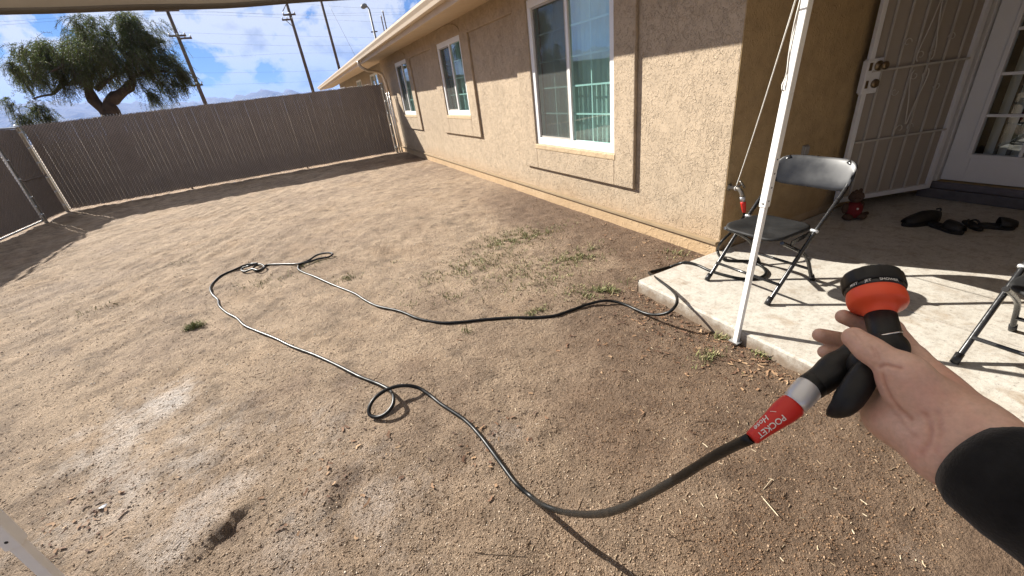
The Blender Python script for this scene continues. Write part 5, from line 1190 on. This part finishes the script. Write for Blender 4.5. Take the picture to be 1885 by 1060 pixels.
# thenar and hypothenar pads
prims.append(ell(P(1686, 728, .516), [unit(P(1650, 690, .51) - P(1720, 760, .515)) * .034, unit(np.cross(unit(P(1650, 690, .51) - P(1720, 760, .515)), VR)) * .0215, VR * .020], .010))
prims.append(ell(P(1640, 762, .545), [unit(PM - W) * .026, unit(np.cross(unit(PM - W), VR)) * .021, VR * .02], .014))
prims.append(ell(P(1664, 792, .532), [unit(PM - W) * .037, unit(np.cross(unit(PM - W), VR)) * .0165, VR * .021], .012))
chain([P(1732, 752, .520), P(1666, 686, .507), P(1656, 679, .506)], [.019, .0152, .0138], .010)
chain([P(1656, 679, .506), P(1612, 651, .508), P(1597, 641, .510), P(1573, 622, .514)], [.0138, .0116, .0112, .0103], .005)
hand_f = [([IM, P(1640, 606, .596), P(1592, 598, .590), P(1553, 583, .576)], [.0128, .0103, .0092, .0078]),
          ([MM, P(1616, 648, .612), P(1562, 629, .600), P(1510, 617, .580)], [.0135, .0106, .0094, .0078]),
          ([RM, P(1604, 690, .608), P(1558, 657, .598), P(1519, 648, .584)], [.0128, .0100, .0088, .0074]),
          ([PM, P(1604, 722, .604), P(1574, 708, .602), P(1550, 706, .594)], [.0115, .0088, .0078, .0066])]
for L, R in hand_f: chain(L, R, .0045)
V, F_ = sdf_mesh(prims, .0013)
# creases: follow lines on the side of the hand that faces the viewer
Nv = np.zeros_like(V); fn = np.cross(V[F_[:, 1]] - V[F_[:, 0]], V[F_[:, 2]] - V[F_[:, 0]])
for q in range(4): np.add.at(Nv, F_[:, q], fn)
Nv /= np.linalg.norm(Nv, axis=1)[:, None] + 1e-12
if ((V - V.mean(0)) * Nv).sum() < 0: Nv = -Nv
Dv = np.linalg.norm(V - CAM, axis=1); Uv = (V - CAM) / Dv[:, None]; crease = np.zeros(len(V))
for (pl, w_, dp) in [([(1612, 678), (1622, 671), (1640, 668), (1660, 672)], .0016, .0016), ([(1616, 690), (1622, 712), (1634, 736), (1650, 756), (1668, 770)], .0020, .0013), ([(1600, 634), (1604, 645), (1604, 658)], .0012, .0008), ([(1608, 636), (1611, 648), (1610, 662)], .0011, .0007), ([(1694, 764), (1704, 788), (1700, 812), (1688, 838)], .0022, .0012), ([(1722, 752), (1726, 790), (1716, 830)], .0020, .0007), ([(1640, 762), (1660, 785), (1678, 800)], .0018, .0006), ([(1572, 604), (1580, 612), (1584, 622)], .0010, .0006)]:
    pts3 = []
    for (u, v) in pl:
        d = unit(ray(u, v)); c = np.where(Uv @ d > .99998)[0]
        if len(c): pts3.append(V[c[np.argmin(Dv[c])]])
    for a, b_ in zip(pts3[:-1], pts3[1:]):
        t = np.clip(((V - a) @ (b_ - a)) / ((b_ - a) @ (b_ - a) + 1e-9), 0, 1); dd = np.linalg.norm(V - a - t[:, None] * (b_ - a), axis=1); crease = np.maximum(crease, np.exp(-(dd / w_) ** 2) * dp / .0016)
V = V - Nv * (crease * .0016)[:, None]
def skin():
    m, nt, b = new_mat('skin'); g = geovec(nt)
    c = ramp(nt, noise(nt, g, 22, 4, .6), [(.25, (.54, .315, .245)), (.5, (.61, .390, .310)), (.75, (.66, .445, .360))])
    c = mixc(nt, 1.0, c, ramp(nt, noise(nt, g, 220, 4, .6), [(.3, .90), (.7, 1.08)]), 'MULTIPLY')
    c = mixc(nt, math_n(nt, 'MULTIPLY', N(nt, 'ShaderNodeAttribute', attribute_name='crease').outputs['Fac'], .55), c, (.36, .14, .09))
    c = mixc(nt, ramp(nt, noise(nt, g, 38, 3, .5), [(.52, 0.0), (.72, .35)]), c, (.66, .32, .26))
    nt.links.new(c, b.inputs['Base Color']); b.inputs['Roughness'].default_value = .48
    b.inputs['Subsurface Weight'].default_value = .12; b.inputs['Subsurface Radius'].default_value = (.010, .004, .002); b.inputs['Subsurface Scale'].default_value = .4
    vo = N(nt, 'ShaderNodeTexVoronoi'); vo.inputs['Scale'].default_value = 650; nt.links.new(g, vo.inputs['Vector'])
    wv = N(nt, 'ShaderNodeTexWave'); wv.inputs['Scale'].default_value = 16; wv.inputs['Distortion'].default_value = 9; wv.inputs['Detail'].default_value = 3; wv.inputs['Detail Scale'].default_value = 2.5; nt.links.new(g, wv.inputs['Vector'])
    lines = ramp(nt, wv.outputs['Fac'], [(0.0, 0.0), (.10, .9), (.2, 1.0)])
    h = math_n(nt, 'ADD', math_n(nt, 'MULTIPLY', vo.outputs['Distance'], .35), math_n(nt, 'MULTIPLY', lines, .55)); bump(nt, b, h, .16, .0012)
    return m
person = thing('person', tuple(at_d(1990, 1000, .52)), 'right hand of a person in a black sleeve gripping the spray nozzle', 'person')
hb = np_mesh('body', V, F_, skin(), parent=person, smooth=True)
at = hb.data.attributes.new('crease', 'FLOAT', 'POINT'); at.data.foreach_set('value', crease.astype(np.float32))
sm = hb.modifiers.new('smooth', 'SMOOTH'); sm.iterations = 2; sm.factor = .5
NAIL = simple('nail', (.50, .31, .24), .3, var=.05)
def nail(tip, prev, out, w_, l):
    ax = unit(tip - prev); o_ = unit(out - ax * (out @ ax)); sd_ = np.cross(ax, o_); c = tip + o_ * w_ * .95 - ax * l * .1; vs = []
    for i in range(7):
        for j in range(7):
            s_, t_ = i / 3 - 1, j / 3 - 1; q = math.sqrt(1 - .35 * t_ * t_); vs.append(c + sd_ * s_ * w_ * .80 * q + ax * t_ * l * .5 - o_ * (w_ * .45 * s_ * s_ + w_ * .12 * t_ * t_) + o_ * .0006)
    MB().add(vs, [(i * 7 + j, (i + 1) * 7 + j, (i + 1) * 7 + j + 1, i * 7 + j + 1) for i in range(6) for j in range(6)], True).build('nail', NAIL, hb)
nail(P(1573, 622, .514), P(1597, 641, .510), -ID * .9 + IR * .5 + VR * .6, .0103, .013)
for (L, R) in hand_f: nail(L[3], L[2], VR * 1.0 - ID * .35, R[3], .010)
# black knitted sleeve
def sleeve_mat():
    m, nt, b = new_mat('black_knit'); g = geovec(nt)
    nt.links.new(ramp(nt, noise(nt, g, 60, 5), [(.3, (.006, .006, .007)), (.7, (.014, .014, .015))]), b.inputs['Base Color']); b.inputs['Roughness'].default_value = .95; b.inputs['Sheen Weight'].default_value = .15; b.inputs['Specular IOR Level'].default_value = .15
    bump(nt, b, noise(nt, g, 380, 3), .5, .001); return m
ax = unit(FA - W); C0 = P(1803, 847, .507); elbow = at_d(2240, 1170, .58); shoulder = np.array([.34, -.42, S - .22])
pth = catmull([C0, P(1860, 886, .502), P(1990, 975, .510), elbow, (elbow + shoulder) / 2 + np.array([.06, -.04, -.06]), shoulder], .012)
sl = MB(); n = 40; vs = []; m_ = len(pth)
tmp = MB(); rad = [.0400 + .016 * min(1, i / 26) + .0016 * math.sin(i * .9) * (i > 2) + .0012 * math.sin(i * .37 + 1) for i in range(m_)]
rad[0] = .0365; tmp.tube(pth, rad, n, caps=False)
V = np.array(tmp.v)
for i in range(m_):
    c = np.mean(V[i * n:(i + 1) * n], 0); 
    for k in range(n):
        d_ = V[i * n + k] - c; q = (d_ @ unit(VR)); d_ = d_ - VR * q * .22
        V[i * n + k] = c + d_ * (1 + .045 * math.sin(k * .785 + i * .32 + math.sin(i * .13) * 2) * min(1, i / 10) + .03 * math.sin(k * .4712 * 2 - i * .55) * min(1, i / 10))
so = np_mesh('sleeve', V, np.array(tmp.f), sleeve_mat(), parent=person, smooth=True)
md = so.modifiers.new('thickness', 'SOLIDIFY'); md.thickness = .004; md.offset = -1
# ------------------------------------------------------------------ desert haze
m = bpy.data.materials.new('haze_air'); m.use_nodes = True; nt = m.node_tree; nt.nodes.clear()
pv = N(nt, 'ShaderNodeVolumePrincipled'); pv.inputs['Color'].default_value = (.24, .42, .90, 1); pv.inputs['Density'].default_value = 8e-5; pv.inputs['Anisotropy'].default_value = .2
nt.links.new(pv.outputs[0], N(nt, 'ShaderNodeOutputMaterial').inputs['Volume'])
MB().box(-16000, 16000, -16000, 16000, ZD - 8, 900).build('haze', m, kind='stuff', label='thin blue desert haze in the far air', cat='haze')
